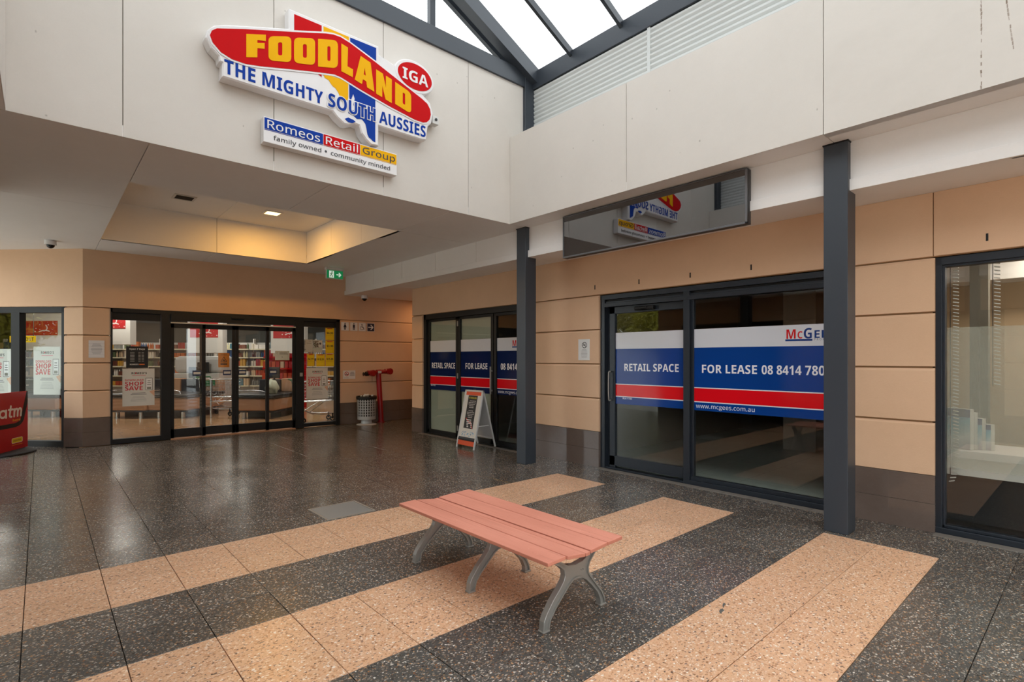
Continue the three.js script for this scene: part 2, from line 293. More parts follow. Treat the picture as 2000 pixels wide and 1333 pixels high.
// roof deck over the ring of low roofs, so that daylight enters only through the glass and the open sides
const roof = structure(group('roof'));
mesh('roof_deck', metric(bb(5.55, 9.6, 3.7, 3.9, -12, 11)), M.farWall, roof);
mesh('roof_deck', metric(bb(-5.3, -0.8, 3.75, 3.9, -8.4, 0.3)), M.farWall, roof);
mesh('roof_deck', metric(bb(-1.3, -0.8, 3.75, 3.9, 0.3, 11)), M.farWall, roof);
mesh('roof_deck', metric(bb(-1.9, 9.6, 4.3, 4.5, -14.2, -5.7)), M.farWall, roof);
mesh('roof_deck', metric(bb(-1.2, 6.2, 4.0, 4.2, ZEND + 0.15, 10.8)), M.farWall, roof);

const wallFront = structure(group('wall_front', 0, 0, 10.5, Math.PI));
pier(wallFront, -6.1, -3.2); pier(wallFront, -2.4, 1.25); band(wallFront, [-6.1, -2.8, 1.25], 2.436, 3.0); mesh('wall_core', metric(bb(-6.1, 1.25, 2.43, 4.2, -0.26, -0.02)), M.render, wallFront); mesh('shop_front_infill', bb(-3.2, -2.4, 0, 2.44, -0.2, -0.1), M.frameBlack, wallFront);
// ------------------------------------------------------------------ steel columns
function column(x, z, h, label) {
  const t = group('steel_column', x, 0, z);
  mesh('post', metric(rb(-0.107, 0.107, 0, h, -0.095, 0.095, 0.006)), M.steel, t);
  mesh('collar', [bb(-0.113, 0.113, C - 0.012, C - 0.001, -0.101, 0.101)], M.black, t);
  return tag(t, label, 'column');
}
column(5.341, -1.568, C + 0.1, 'broad dark grey steel column standing at the near end of the sliding glass door');
column(5.341, -5.626, 5.6, 'dark grey steel column beside the sandwich board, farther from the camera');
column(-0.571, -1.568, C + 0.1, 'dark grey steel column along the opposite shopfront, outside the picture on the left');
column(-0.571, -5.626, 5.6, 'dark grey steel column under the left end of the sign wall, outside the picture');

// ------------------------------------------------------------------ glazed roof
const SL = 0.463, YB = 5.7, XR = 5.44, XL = 2 * MIDX - XR, RIDGE = YB + SL * (XR - MIDX);
const skylight = structure(group('skylight'));
mesh('eaves_beam', metric(rb(-0.66, 5.4, 5.455, 5.69, ZA - 0.1, ZA + 0.03, 0.006)), M.steel, skylight);
mesh('eaves_beam', metric(rb(-0.66, 5.4, 5.455, 5.69, ZEND - 0.03, ZEND + 0.1, 0.006)), M.steel, skylight);
for (const x of [5.38, -0.75]) mesh('eaves_beam', metric(rb(x, x + 0.14, 5.46, 5.71, ZA - 0.12, ZEND + 0.1, 0.006)), M.steel, skylight);
mesh('ridge_beam', metric(bb(MIDX - 0.06, MIDX + 0.06, RIDGE - 0.16, RIDGE, ZA - 0.1, ZEND + 0.1)), M.steel, skylight);
const tilt = Math.atan(SL), len = Math.hypot(XR - MIDX, RIDGE - YB);
function slope(name, side, z, w, h, lift, mat, geo) {                      // a bar or sheet lying up the glass
  const g = geo || new THREE.BoxGeometry(len, h, w), m = mesh(name, metric(g), mat, skylight);
  m.rotation.z = -side * tilt; m.position.set((side > 0 ? XR + MIDX : XL + MIDX) / 2, (YB + RIDGE) / 2 + lift, z);
  return m;
}
for (const side of [1, -1]) {
  for (const z of [ZA + 0.06, ZEND - 0.06]) { slope('hip_rafter', side, z, 0.15, 0.2, -0.09, M.steel); slope('gable_bar', side, z > 0 ? ZEND + 0.05 : ZA - 0.08, 0.06, 0.09, -0.18, M.frame); }
  let prev = ZA + 0.1;
  for (let i = 0; i < 15; i++) {
    const z = -4.79 + 0.826 * i; if (z > ZEND - 0.3) break;
    slope('glazing_bar', side, z, 0.045, 0.09, -0.05, M.frame);
    slope('roof_pane', side, (prev + z) / 2, z - prev - 0.02, 0.008, 0.02, M.skyGlass); prev = z;
  }
  slope('roof_pane', side, (prev + ZEND) / 2, ZEND - prev - 0.02, 0.008, 0.02, M.skyGlass);
}
for (const z of [ZA - 0.06, ZEND + 0.06]) {
  for (const x of [3.7, MIDX, 1.07]) mesh('gable_mullion', metric(bb(x - 0.04, x + 0.04, 5.68, YB + SL * (XR - MIDX - Math.abs(x - MIDX)) - 0.1, z - 0.04, z + 0.03)), M.frame, skylight);
  mesh('gable_pane', ext(poly([[XL + 0.3, 5.69], [XR - 0.3, 5.69], [MIDX, RIDGE - 0.12]]), 0.008).translate(0, 0, z - 0.02), M.skyGlass, skylight);
}
// louvred clerestory under the eaves
for (const [sx, name] of [[1, 'right'], [-1, 'left']]) {
  const g = structure(group('wall_clerestory_' + name, sx > 0 ? 5.43 : -0.66, 0, 0, sx > 0 ? -Math.PI / 2 : Math.PI / 2)), s = sx;
  const bays = [[-5.53, -3.6], [-3.56, -1.6], [-1.56, 0.4], [0.44, 2.4], [2.44, 4.6], [4.64, 7]];
  for (const [a, b] of bays) {
    const x0 = s > 0 ? a : -b, x1 = s > 0 ? b : -a, n = 13, p = 0.061;
    for (let i = 0; i < n; i++) {
      const y = 4.66 + p * i;
      mesh('louvre_slat', ext(poly([[0, 0], [0.012, 0.004], [0.03, 0.03], [0.03, 0.052], [0.018, p], [-0.01, p], [-0.01, 0]]), x1 - x0).rotateY(-Math.PI / 2).translate(x1, y, 0), M.louvre, g);
    }
    mesh('louvre_mullion', bb(s > 0 ? x1 : x0 - 0.04, s > 0 ? x1 + 0.04 : x0, 4.66, 5.46, -0.02, 0.036), M.louvre, g);
  }
  mesh('louvre_backing', bb(s > 0 ? -5.6 : -7, s > 0 ? 7 : 5.6, 3.6, 5.47, -0.06, -0.02), M.dimLight, g);
}
// ------------------------------------------------------------------ letting banners on the glass
const WHITE_V = '#d6d9e0', NAVY = '#0f3f8c', REDV = '#e2121f';
function banner(x0, x1, dark, draw) {                                      // x = world z; y from 0.905 to 1.89
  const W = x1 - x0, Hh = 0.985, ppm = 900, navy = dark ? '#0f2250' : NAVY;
  return printMat(Math.round(W * ppm), Math.round(Hh * ppm), (c, w, h) => {
    const Y = (y) => (1.89 - y) / Hh * h, X = (x) => (x - x0) / W * w;
    c.fillStyle = WHITE_V; c.fillRect(0, 0, w, h);
    c.fillStyle = navy; c.fillRect(0, Y(1.665), w, h);
    c.fillStyle = '#e8e9ee'; c.fillRect(0, Y(1.185), w, Y(1.003) - Y(1.185));
    c.fillStyle = REDV; c.fillRect(0, Y(1.173), w, Y(1.015) - Y(1.173));
    draw(c, X, Y);
  }, 0.1);
}
const put = (c, X, Y, s, a, b, y0, y1, fill = '#eef0f5', wt) => fit(c, s, X(a), X(b), Y(y0), Y(y1) < Y(y0) ? Y(y0) - Y(y1) : 1, fill, wt);
function agentLogo(c, X, Y, x) {
  put(c, X, Y, 'M', x, x + 0.115, 1.745, 1.843, '#c8141e'); put(c, X, Y, 'C', x + 0.118, x + 0.173, 1.745, 1.82, '#c8141e');
  put(c, X, Y, 'G', x + 0.175, x + 0.27, 1.742, 1.848, '#14397c'); put(c, X, Y, 'EES', x + 0.274, x + 0.47, 1.745, 1.825, '#14397c');
  c.fillStyle = '#14397c'; c.fillRect(X(x), Y(1.738), X(x + 0.265) - X(x), Y(1.718) - Y(1.738));
  put(c, X, Y, 'P R O P E R T Y', x + 0.28, x + 0.47, 1.72, 1.742, '#5a6478', 'normal');
}
const addBanner = (parent, x0, x1, zz, dark, draw) => { const m = sheet('letting_banner', x1 - x0, 0.985, banner(x0, x1, dark, draw), parent, 0.002, M.blue); m.position.set((x0 + x1) / 2, (1.89 + 0.905) / 2, zz); return m; };

// ------------------------------------------------------------------ door 1: sliding glass shopfront on the right wall (local x = world z)
const fb = (x0, x1, y0, y1, z0, z1) => rb(x0, x1, y0, y1, z0, z1, 0.004);
{
  const d = structure(group('door_1', 5.93, 0, 0, -Math.PI / 2));
  mesh('frame', [fb(-4.72, -4.645, 0, 2.42, -0.12, 0.01), fb(-1.72, -1.655, 0, 2.42, -0.12, 0.01), fb(-4.72, -1.655, 2.355, 2.42, -0.12, 0.012), fb(-4.645, -3.39, 2.25, 2.305, -0.1, 0.02), fb(-3.39, -1.72, 2.25, 2.305, -0.1, 0.02), fb(-3.432, -3.35, 0, 2.36, -0.1, 0.016),
    fb(-3.35, -3.315, 0.03, 2.26, -0.08, -0.02), fb(-3.35, -1.72, 0.0, 0.055, -0.1, 0.018), fb(-3.35, -1.72, 0.055, 0.1, -0.08, -0.01), fb(-4.645, -3.43, -0.005, 0.02, -0.1, 0.0), fb(-4.645, -1.72, 2.3, 2.33, -0.1, -0.01)], M.frame, d);
  mesh('transom_panel', [fb(-4.645, -3.43, 2.3, 2.36, -0.09, -0.03), fb(-3.35, -1.72, 2.3, 2.36, -0.09, -0.03)], M.frameBlack, d);
  const s = mesh('sliding_leaf', [fb(-4.6, -4.51, 0.02, 2.25, -0.1, -0.045), fb(-4.645, -4.6, 0.02, 2.25, -0.11, -0.07), fb(-3.46, -3.42, 0.02, 2.25, -0.1, -0.045), fb(-4.6, -3.43, 0.045, 0.18, -0.1, -0.045), fb(-4.6, -3.43, 2.155, 2.25, -0.1, -0.045)], M.frame, d);
  mesh('pane', bb(-4.51, -3.46, 0.18, 2.155, -0.08, -0.072), M.glass, s);
  addBanner(s, -4.51, -3.46, -0.07, false, (c, X, Y) => { put(c, X, Y, 'RETAIL SPACE', -4.379, -3.534, 1.364, 1.462); put(c, X, Y, 'RLA 1722', -4.396, -4.24, 0.977, 0.998); });
  mesh('handle', [tube([V(-4.575, 1.35, -0.04), V(-4.575, 1.35, 0.0), V(-4.575, 1.3, 0.008), V(-4.575, 1.0, 0.008), V(-4.575, 0.95, 0.0), V(-4.575, 0.95, -0.04)], 0.01, 30, 8)], M.alu, s);
  mesh('lock', rb(-3.44, -3.395, 0.97, 1.055, -0.045, -0.008, 0.004), M.alu, s);
  const f = mesh('fixed_pane', bb(-3.315, -1.72, 0.1, 2.25, -0.05, -0.042), M.glass, d);
  addBanner(f, -3.315, -1.72, -0.04, false, (c, X, Y) => { put(c, X, Y, 'FOR LEASE', -3.227, -2.554, 1.361, 1.459); put(c, X, Y, '08 8414 7800', -2.515, -1.815, 1.361, 1.459); put(c, X, Y, 'www.mcgees.com.au', -3.293, -2.582, 0.935, 0.985, '#e6e9f0', 'normal'); agentLogo(c, X, Y, -2.264); });
  mesh('door_sensor', [rb(-4.15, -3.86, 2.175, 2.225, -0.06, 0.02, 0.012), rb(-4.05, -3.95, 2.19, 2.215, 0.02, 0.035, 0.006)], M.frameBlack, d);
}
// ------------------------------------------------------------------ door 2: folding glass doors behind the sandwich board
{
  const d = structure(group('door_2', 5.95, 0, 0, -Math.PI / 2));
  mesh('frame', [fb(-9.32, -9.235, 0, 2.43, -0.12, 0.03), fb(-6.12, -6.05, 0, 2.43, -0.12, 0.03), fb(-9.32, -6.05, 2.33, 2.43, -0.12, 0.03), fb(-9.235, -6.1, -0.005, 0.02, -0.1, 0.02)], M.frameBlack, d);
  const leaf = (a, b, frosted, draw) => {
    const l = mesh('folding_leaf', [fb(a, a + 0.065, 0.02, 2.33, -0.08, -0.02), fb(b - 0.065, b, 0.02, 2.33, -0.08, -0.02), fb(a, b, 0.02, 0.095, -0.08, -0.02), fb(a, b, 2.28, 2.33, -0.08, -0.02)], M.frameBlack, d);
    mesh('pane', bb(a + 0.065, b - 0.065, 0.095, 2.28, -0.05, -0.044), M.glass, l);
    if (frosted) mesh('frosted_film', bb(a + 0.065, b - 0.065, 0.095, 2.28, -0.062, -0.06), M.frost, l);
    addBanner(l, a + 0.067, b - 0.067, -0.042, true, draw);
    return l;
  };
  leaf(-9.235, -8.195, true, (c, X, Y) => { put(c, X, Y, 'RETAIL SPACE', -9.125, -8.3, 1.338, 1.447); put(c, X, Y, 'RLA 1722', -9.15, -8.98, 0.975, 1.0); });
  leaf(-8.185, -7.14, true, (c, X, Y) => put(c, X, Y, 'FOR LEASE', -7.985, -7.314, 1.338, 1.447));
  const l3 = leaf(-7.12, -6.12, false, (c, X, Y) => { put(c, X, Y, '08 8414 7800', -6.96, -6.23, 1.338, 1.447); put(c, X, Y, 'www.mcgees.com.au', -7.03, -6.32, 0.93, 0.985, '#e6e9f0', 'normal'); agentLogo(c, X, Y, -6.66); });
  mesh('handle', [rb(-7.175, -7.15, 0.9, 1.39, 0.01, 0.03, 0.004), rb(-7.17, -7.155, 0.95, 0.98, -0.03, 0.012, 0.002), rb(-7.17, -7.155, 1.3, 1.33, -0.03, 0.012, 0.002)], M.alu, l3);
  for (const y of [2.2, 1.2, 0.2]) mesh('hinge', rb(-8.205, -8.175, y - 0.05, y + 0.05, -0.03, -0.008, 0.004), M.alu, d);
}
// dark empty shops behind doors 1 and 2
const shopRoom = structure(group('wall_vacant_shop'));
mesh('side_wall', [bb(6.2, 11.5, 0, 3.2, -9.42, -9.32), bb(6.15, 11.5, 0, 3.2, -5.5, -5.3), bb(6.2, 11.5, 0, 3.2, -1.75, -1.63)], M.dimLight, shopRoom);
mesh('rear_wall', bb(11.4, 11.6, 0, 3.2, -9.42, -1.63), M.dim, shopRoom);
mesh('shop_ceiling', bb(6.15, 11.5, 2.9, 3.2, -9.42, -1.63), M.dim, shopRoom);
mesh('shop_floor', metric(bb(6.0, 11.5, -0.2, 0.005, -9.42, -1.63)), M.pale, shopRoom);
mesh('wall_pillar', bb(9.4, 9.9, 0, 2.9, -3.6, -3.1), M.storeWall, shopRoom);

// ------------------------------------------------------------------ window 1: shop window at the right edge
{
  const d = structure(group('window_1', 5.95, 0, 0, -Math.PI / 2));
  mesh('frame', [fb(-0.99, -0.945, 0.01, 2.425, -0.09, 0.03), fb(1.55, 1.6, 0.01, 2.425, -0.09, 0.03), fb(-0.99, 1.6, 2.355, 2.425, -0.09, 0.03), fb(-0.99, 1.6, 2.335, 2.36, -0.07, 0.015), fb(-0.99, 1.6, 0.0, 0.05, -0.09, 0.04), fb(-0.95, 1.6, 0.05, 0.075, -0.07, 0.012), fb(-0.948, -0.925, 0.05, 2.34, -0.07, 0.012), fb(0.3, 0.36, 0.05, 2.36, -0.07, 0.03)], M.frame, d);
  const p = mesh('pane', [bb(-0.925, 0.3, 0.075, 2.335, -0.03, -0.022), bb(0.36, 1.55, 0.075, 2.335, -0.03, -0.022)], M.glass, d);
  mesh('frosted_film', [bb(-0.92, 0.3, 0.575, 1.805, -0.036, -0.034), bb(0.36, 1.55, 0.575, 1.805, -0.036, -0.034)], std({ color: 0xc8c4b6, roughness: 0.5, transparent: true, opacity: 0.33 }), p);
  const r = structure(group('wall_corner_shop')), beige = std({ color: 0xb8a184, roughness: 0.9 });
  mesh('side_wall', bb(6.15, 9, 0, 2.9, -1.62, -1.5), beige, r); mesh('side_wall', bb(6.15, 9, 0, 2.9, 2.5, 2.65), beige, r);
  mesh('rear_wall', bb(7.6, 7.8, 0, 2.9, -1.62, 2.65), beige, r);
  mesh('bulkhead', bb(7.2, 7.6, 2.33, 2.9, -1.5, 2.5), M.white, r);
  mesh('pillar', bb(7.0, 7.14, 0.004, 2.9, -0.9, -0.76), std({ color: 0x77736a, roughness: 0.8 }), r);
  mesh('shop_ceiling', bb(6.15, 7.8, 2.7, 2.9, -1.62, 2.65), M.white, r);
  mesh('shop_floor', bb(6.0, 7.8, -0.2, 0.004, -1.62, 2.65), M.rubber, r);
  const cl = group('ceiling_light', 6.9, 2.7, 0.2); mesh('tray', bb(-0.16, 0.16, -0.03, -0.001, -0.6, 0.6), M.white, cl); mesh('diffuser', bb(-0.14, 0.14, -0.04, -0.031, -0.58, 0.58), std({ color: 0xffffff, emissive: 0xfff4e4, emissiveIntensity: 1.2 }), cl);
  const al = new THREE.RectAreaLight(0xfff0dc, 26, 1.16, 0.28); al.position.set(0, -0.05, 0); al.rotation.set(-Math.PI / 2, 0, Math.PI / 2); cl.add(al); tag(cl, 'ceiling light of the shop behind the frosted window at the right edge', 'light');
  const c = group('display_bench', 6.4, 0, 0.5);
  mesh('bench_top', rb(-0.34, 0.3, 0.655, 0.725, -1.52, 1.9, 0.006), M.white, c); mesh('front_panel', bb(-0.3, -0.27, 0.5, 0.655, -1.5, 1.88), M.offWhite, c); mesh('plinth', bb(0.1, 0.28, 0.004, 0.655, -1.5, 1.88), M.charcoal, c);
  tag(c, 'white display bench behind the frosted shop window at the right edge', 'bench');
  const bt = canvasTex(128, 256, (x, w, h) => { const g = x.createLinearGradient(0, 0, w, h); g.addColorStop(0, '#3a4f9a'); g.addColorStop(0.4, '#7fc0dc'); g.addColorStop(0.7, '#e6eef2'); g.addColorStop(1, '#c8b8c8'); x.fillStyle = g; x.fillRect(0, 0, w, h); x.fillStyle = '#1c2c76'; x.fillRect(0, 0, w, h * 0.2); });
  [[-0.86, 0.36, 0.2, 'tallest pale card box at the back of the white display bench'], [-0.8, 0.33, 0.11, 'dark blue and white card box second in the row on the display bench'], [-0.74, 0.28, 0.09, 'light blue card box third in the row on the display bench'], [-0.68, 0.23, 0.08, 'smallest light blue card box at the front of the display bench row']].forEach(([z, h, w, l], i) => {
    const b = group('card_box', 6.2 + 0.02 * i, 0.725, z, -Math.PI / 2 - 0.5);
    mesh('carton', rb(-w / 2, w / 2, 0, h, -0.02, 0.02, 0.003), M.offWhite, b); sheet('printed_front', w - 0.006, h - 0.006, std({ map: bt, roughness: 0.4 }), b, 0.002).position.set(0, h / 2, 0.021);
    tag(b, l, 'box');
  });
  const slat = new RoundedBoxGeometry(0.03, 0.008, 0.04, 1, 0.003);
  for (const [z, y0, l] of [[-0.88, 0.42, 'long narrow stack of pale blind slats hanging at the left side of the frosted window'], [-0.6, 1.3, 'narrow stack of blind slats hanging right of the longer one in the frosted window']]) {
    const b = group('slatted_blind', 6.05, 0, z); let n = 0;
    for (let y = 2.34; y > y0; y -= 0.031) { const s = mesh('slat', slat, M.aluWhite, b), k = Math.max(0, 0.62 - y); s.position.set(0, y, y0 < 1 ? 0.01 - k * k * 0.9 : 0); s.rotation.x = 0.25 - k * 3.2; n++; }
    mesh('cord', [bb(-0.003, 0.003, y0, 2.36, -0.03, -0.025)], M.charcoal, b);
    tag(b, l, 'blind');
  }
}

// ------------------------------------------------------------------ door 3 and window 2: the supermarket front
{
  const d = structure(group('door_3', 0, 0, ZB));
  mesh('frame', [fb(0.93, 0.96, 0, 2.43, -0.12, 0.02), fb(5.075, 5.17, 0, 2.43, -0.12, 0.02), fb(0.93, 5.17, 2.36, 2.43, -0.12, 0.02), fb(0.96, 1.68, 2.23, 2.37, -0.1, -0.01), fb(1.69, 1.84, 0, 2.37, -0.12, 0.025), fb(4.165, 4.345, 0, 2.37, -0.12, 0.025), fb(4.345, 5.08, 2.24, 2.37, -0.1, -0.01), fb(0.96, 1.69, 0.0, 0.09, -0.1, 0.01), fb(4.345, 5.08, 0.02, 0.1, -0.1, 0.01)], M.frameBlack, d);
  mesh('header_box', [rb(1.84, 4.165, 2.25, 2.375, -0.12, 0.06, 0.006)], M.frameBlack, d);
  mesh('header_strip', rb(1.84, 4.165, 2.2, 2.222, -0.06, 0.03, 0.003), M.aluWhite, d);
  mesh('threshold', rb(1.84, 4.165, -0.01, 0.012, -0.1, 0.03, 0.003), M.laminate, d);
  const leafs = [[1.84, 2.43, 0.0], [2.34, 2.975, -0.05], [2.98, 3.625, -0.05], [3.56, 4.165, 0.0]];
  leafs.forEach(([a, b, z], i) => {
    const l = mesh('sliding_leaf', [fb(a, a + 0.06, 0.02, 2.2, z - 0.04, z), fb(b - 0.06, b, 0.02, 2.2, z - 0.04, z), fb(a, b, 0.03, 0.19, z - 0.04, z), fb(a, b, 2.115, 2.2, z - 0.04, z)], M.frameBlack, d);
    mesh('pane', bb(a + 0.06, b - 0.06, 0.19, 2.115, z - 0.022, z - 0.016), M.glass, l);
    const px = i % 2 ? b - 0.06 - 0.13 : a + 0.06 + 0.13, hx = i === 1 ? b - 0.15 : i === 2 ? a + 0.13 : i === 0 ? b - 0.15 : a + 0.14;
    mesh('push_pad', rb(hx - 0.075, hx + 0.075, 1.195, 1.3, z - 0.016, z - 0.004, 0.004), std({ color: 0x23345e, roughness: 0.4 }), l); mesh('pad_label', rb(hx - 0.06, hx + 0.06, 1.225, 1.27, z - 0.006, z - 0.001, 0.002), M.aluWhite, l);
  });
  mesh('fixed_pane', bb(0.96, 1.69, 0.09, 2.23, -0.06, -0.054), M.glass, d); mesh('fixed_pane', bb(4.345, 5.08, 0.1, 2.24, -0.06, -0.054), M.glass, d);
  mesh('door_sensor', [rb(2.87, 3.11, 2.33, 2.385, 0.06, 0.1, 0.01)], M.frameBlack, d);
  mesh('lock', rb(4.25, 4.31, 1.14, 1.22, 0.02, 0.04, 0.004), M.alu, d);
  const w = structure(group('window_2', 0.545, 0, ZB, -Math.PI / 4));
  mesh('frame', [fb(-0.4, -0.34, 0, 2.43, -0.12, -0.01), fb(-4.4, -0.34, 2.33, 2.43, -0.12, -0.01), fb(-1.32, -1.16, 0, 2.34, -0.12, 0.0), fb(-2.4, -2.28, 0, 2.34, -0.12, 0.0), fb(-4.4, -0.34, 0, 0.1, -0.12, 0.0)], M.frameBlack, w);
  for (const [a, b] of [[-1.16, -0.4], [-2.28, -1.32], [-4.4, -2.4]]) mesh('pane', bb(a, b, 0.1, 2.33, -0.06, -0.054), M.glass, w);
}

// ------------------------------------------------------------------ posters on the supermarket glass
const lines = (c, x, y, w, n, dy, hgt, fill) => { c.fillStyle = fill; for (let i = 0; i < n; i++) c.fillRect(x + (1 - (0.7 + 0.3 * Math.abs(Math.sin(i * 2.7)))) * w / 2, y + i * dy, w * (0.7 + 0.3 * Math.abs(Math.sin(i * 2.7))), hgt); };
const shopSave = printMat(384, 512, (c, w, h) => {
  c.fillStyle = '#dcdcd6'; c.fillRect(0, 0, w, h);
  fit(c, "ROMEO'S", w * 0.27, w * 0.76, h * 0.15, h * 0.055, '#1c1c1e'); c.fillStyle = '#c81e2e'; c.beginPath(); c.arc(w * 0.41, h * 0.123, 9, 0, 7); c.fill(); c.fillStyle = '#d8949a'; c.fillRect(w * 0.3, h * 0.175, w * 0.42, h * 0.018);
  fit(c, 'DOWNLOAD', w * 0.07, w * 0.66, h * 0.335, h * 0.05, '#c81e2e'); fit(c, 'SHOP', w * 0.07, w * 0.66, h * 0.455, h * 0.105, '#c81e2e'); fit(c, 'SAVE', w * 0.07, w * 0.64, h * 0.58, h * 0.11, '#c81e2e');
  c.strokeStyle = '#55555a'; c.lineWidth = 5; c.strokeRect(w * 0.72, h * 0.26, w * 0.21, h * 0.32); c.fillStyle = '#f0f0f0'; c.fillRect(w * 0.73, h * 0.27, w * 0.19, h * 0.3); lines(c, w * 0.76, h * 0.33, w * 0.13, 3, h * 0.05, 7, '#4a4a4e'); c.fillStyle = '#8a8a80'; c.fillRect(w * 0.76, h * 0.5, w * 0.13, h * 0.06);
  c.fillStyle = '#dfb496'; c.beginPath(); c.moveTo(w, h * 0.58); c.lineTo(w, h * 0.76); c.lineTo(w * 0.83, h * 0.62); c.fill();
  lines(c, w * 0.2, h * 0.65, w * 0.6, 2, h * 0.035, 7, '#77777a'); lines(c, w * 0.25, h * 0.75, w * 0.5, 5, h * 0.03, 4, '#a9a9a9');
});
const M_open = printMat(320, 384, (c, w, h) => { c.fillStyle = '#151414'; c.fillRect(0, 0, w, h); fit(c, 'Open 7 Days', w * 0.14, w * 0.86, h * 0.16, h * 0.075, '#e4e4e0'); for (let i = 0; i < 7; i++) { const y = h * (0.27 + 0.068 * i); c.fillStyle = '#bcbcb8'; c.fillRect(w * 0.18, y, w * (0.2 + 0.04 * ((i * 3) % 3)), 8); c.fillRect(w * 0.55, y, w * 0.11, 8); c.fillRect(w * 0.7, y, w * 0.11, 8); } fit(c, 'ROMEOS', w * 0.16, w * 0.56, h * 0.87, h * 0.06, '#e4e4e0'); c.fillStyle = '#c8641e'; c.fillRect(w * 0.59, h * 0.815, w * 0.25, h * 0.05); });
const M_caution = printMat(192, 256, (c, w, h) => { c.fillStyle = '#dc8a1c'; c.fillRect(0, 0, w, h); fit(c, 'CAUTION', w * 0.2, w * 0.8, h * 0.16, h * 0.07, '#6a3a08'); c.strokeStyle = '#20180c'; c.lineWidth = 9; c.lineJoin = 'round'; c.beginPath(); c.moveTo(w * 0.5, h * 0.27); c.lineTo(w * 0.77, h * 0.6); c.lineTo(w * 0.23, h * 0.6); c.closePath(); c.stroke(); c.fillStyle = '#20180c'; c.beginPath(); c.moveTo(w * 0.36, h * 0.55); c.lineTo(w * 0.48, h * 0.42); c.lineTo(w * 0.64, h * 0.55); c.fill(); c.fillRect(w * 0.2, h * 0.68, w * 0.6, 14); c.fillRect(w * 0.2, h * 0.77, w * 0.6, 14); });
const priceMat = (p, out) => printMat(128, 160, (c, w, h) => { c.fillStyle = '#f2cf0c'; c.fillRect(0, 0, w, h); c.fillStyle = '#c43a1e'; c.fillRect(w * 0.2, h * 0.05, w * 0.6, h * 0.06); fit(c, p, w * 0.14, w * 0.88, h * 0.52, h * 0.17, '#1c1a10'); c.fillStyle = '#b89a10'; c.fillRect(w * 0.1, h * 0.64, w * 0.8, 3); c.strokeStyle = '#d08a10'; c.lineWidth = 4; c.strokeRect(2, 2, w - 4, h - 4); });
const M_white = printMat(192, 128, (c, w, h) => { c.fillStyle = '#dfe0de'; c.fillRect(0, 0, w, h); c.strokeStyle = '#888'; c.lineWidth = 3; c.beginPath(); c.arc(w * 0.16, h * 0.25, 9, 0.5, 5.5); c.stroke(); c.fillStyle = '#777'; c.fillRect(w * 0.3, h * 0.18, w * 0.55, 8); c.fillRect(w * 0.3, h * 0.3, w * 0.6, 8); c.fillRect(w * 0.46, h * 0.62, 14, 8); });
const M_greyA = printMat(128, 160, (c, w, h) => { c.fillStyle = '#c9ccc8'; c.fillRect(0, 0, w, h); c.fillStyle = '#777'; for (let i = 0; i < 7; i++) c.fillRect(w * 0.1, h * (0.1 + i * 0.05), w * 0.12, 4); c.fillRect(w * 0.55, h * 0.1, w * 0.3, 6); c.fillRect(w * 0.35, h * 0.28, w * 0.5, 5); c.fillRect(w * 0.1, h * 0.78, w * 0.15, 8); });
const M_greyB = printMat(128, 160, (c, w, h) => { c.fillStyle = '#c6cbc4'; c.fillRect(0, 0, w, h); for (let i = 0; i < 120; i++) { c.fillStyle = ['#5a5f52', '#8a8f80', '#6d4a44', '#3c4038', '#b0b4a8'][i % 5]; c.fillRect(rnd() * w * 0.55, h * (0.06 + rnd() * 0.5), 10, 8); } c.fillStyle = '#d8d8d4'; c.fillRect(w * 0.58, h * 0.04, w * 0.36, h * 0.5); c.fillStyle = '#4a4a48'; c.beginPath(); c.arc(w * 0.76, h * 0.28, 14, 0, 7); c.fill(); c.fillStyle = '#9cc0a4'; c.fillRect(0, h * 0.68, w, 5); });
const poster = (name, x0, x1, y0, y1, mat, label, category, grp, z = ZB - 0.045) => { const m = sheet(name, x1 - x0, y1 - y0, mat, scene, 0.003, M.offWhite); m.position.set((x0 + x1) / 2, (y0 + y1) / 2, z); return tag(m, label, category, grp); };
poster('opening_hours_sign', 1.16, 1.492, 1.362, 1.755, M_open, 'black opening hours sign reading Open 7 Days on the left supermarket pane', 'sign');
poster('promotion_poster', 1.105, 1.592, 0.665, 1.348, shopSave, 'pale poster reading Shop Save below the black opening hours sign', 'poster');
poster('promotion_poster', 4.421, 4.905, 0.625, 1.322, shopSave, 'pale poster reading Shop Save below the yellow price tickets', 'poster');
poster('caution_sign', 2.667, 2.871, 1.355, 1.642, M_caution, 'orange caution sign with a black warning triangle on a sliding door pane', 'sign', undefined, ZB - 0.075);
poster('paper_notice', 3.746, 4.044, 1.494, 1.694, M_white, 'white landscape notice on the rightmost sliding door pane', 'notice', undefined, ZB - 0.025);
poster('paper_notice', 4.354, 4.56, 1.676, 1.955, M_greyA, 'pale grey text sheet left of the picture sheet on the right supermarket pane', 'notice');
poster('paper_notice', 4.572, 4.782, 1.666, 1.948, M_greyB, 'sheet with a green and grey picture beside the top yellow tickets', 'notice');
poster('price_ticket', 4.851, 5.06, 1.95, 2.237, priceMat('$6.99'), 'topmost yellow price ticket at the right edge of the supermarket glass', 'price ticket', 'yellow price tickets on the supermarket glass');
poster('price_ticket', 4.851, 5.06, 1.65, 1.944, priceMat('$3.99'), 'middle yellow price ticket of the column of three at the glass edge', 'price ticket', 'yellow price tickets on the supermarket glass');
poster('price_ticket', 4.851, 5.06, 1.352, 1.645, priceMat('$15.99'), 'lowest yellow price ticket of the column of three at the glass edge', 'price ticket', 'yellow price tickets on the supermarket glass');
poster('price_ticket', 4.64, 4.842, 1.353, 1.635, priceMat('$18.99'), 'yellow price ticket second from left in the bottom row of three', 'price ticket', 'yellow price tickets on the supermarket glass');
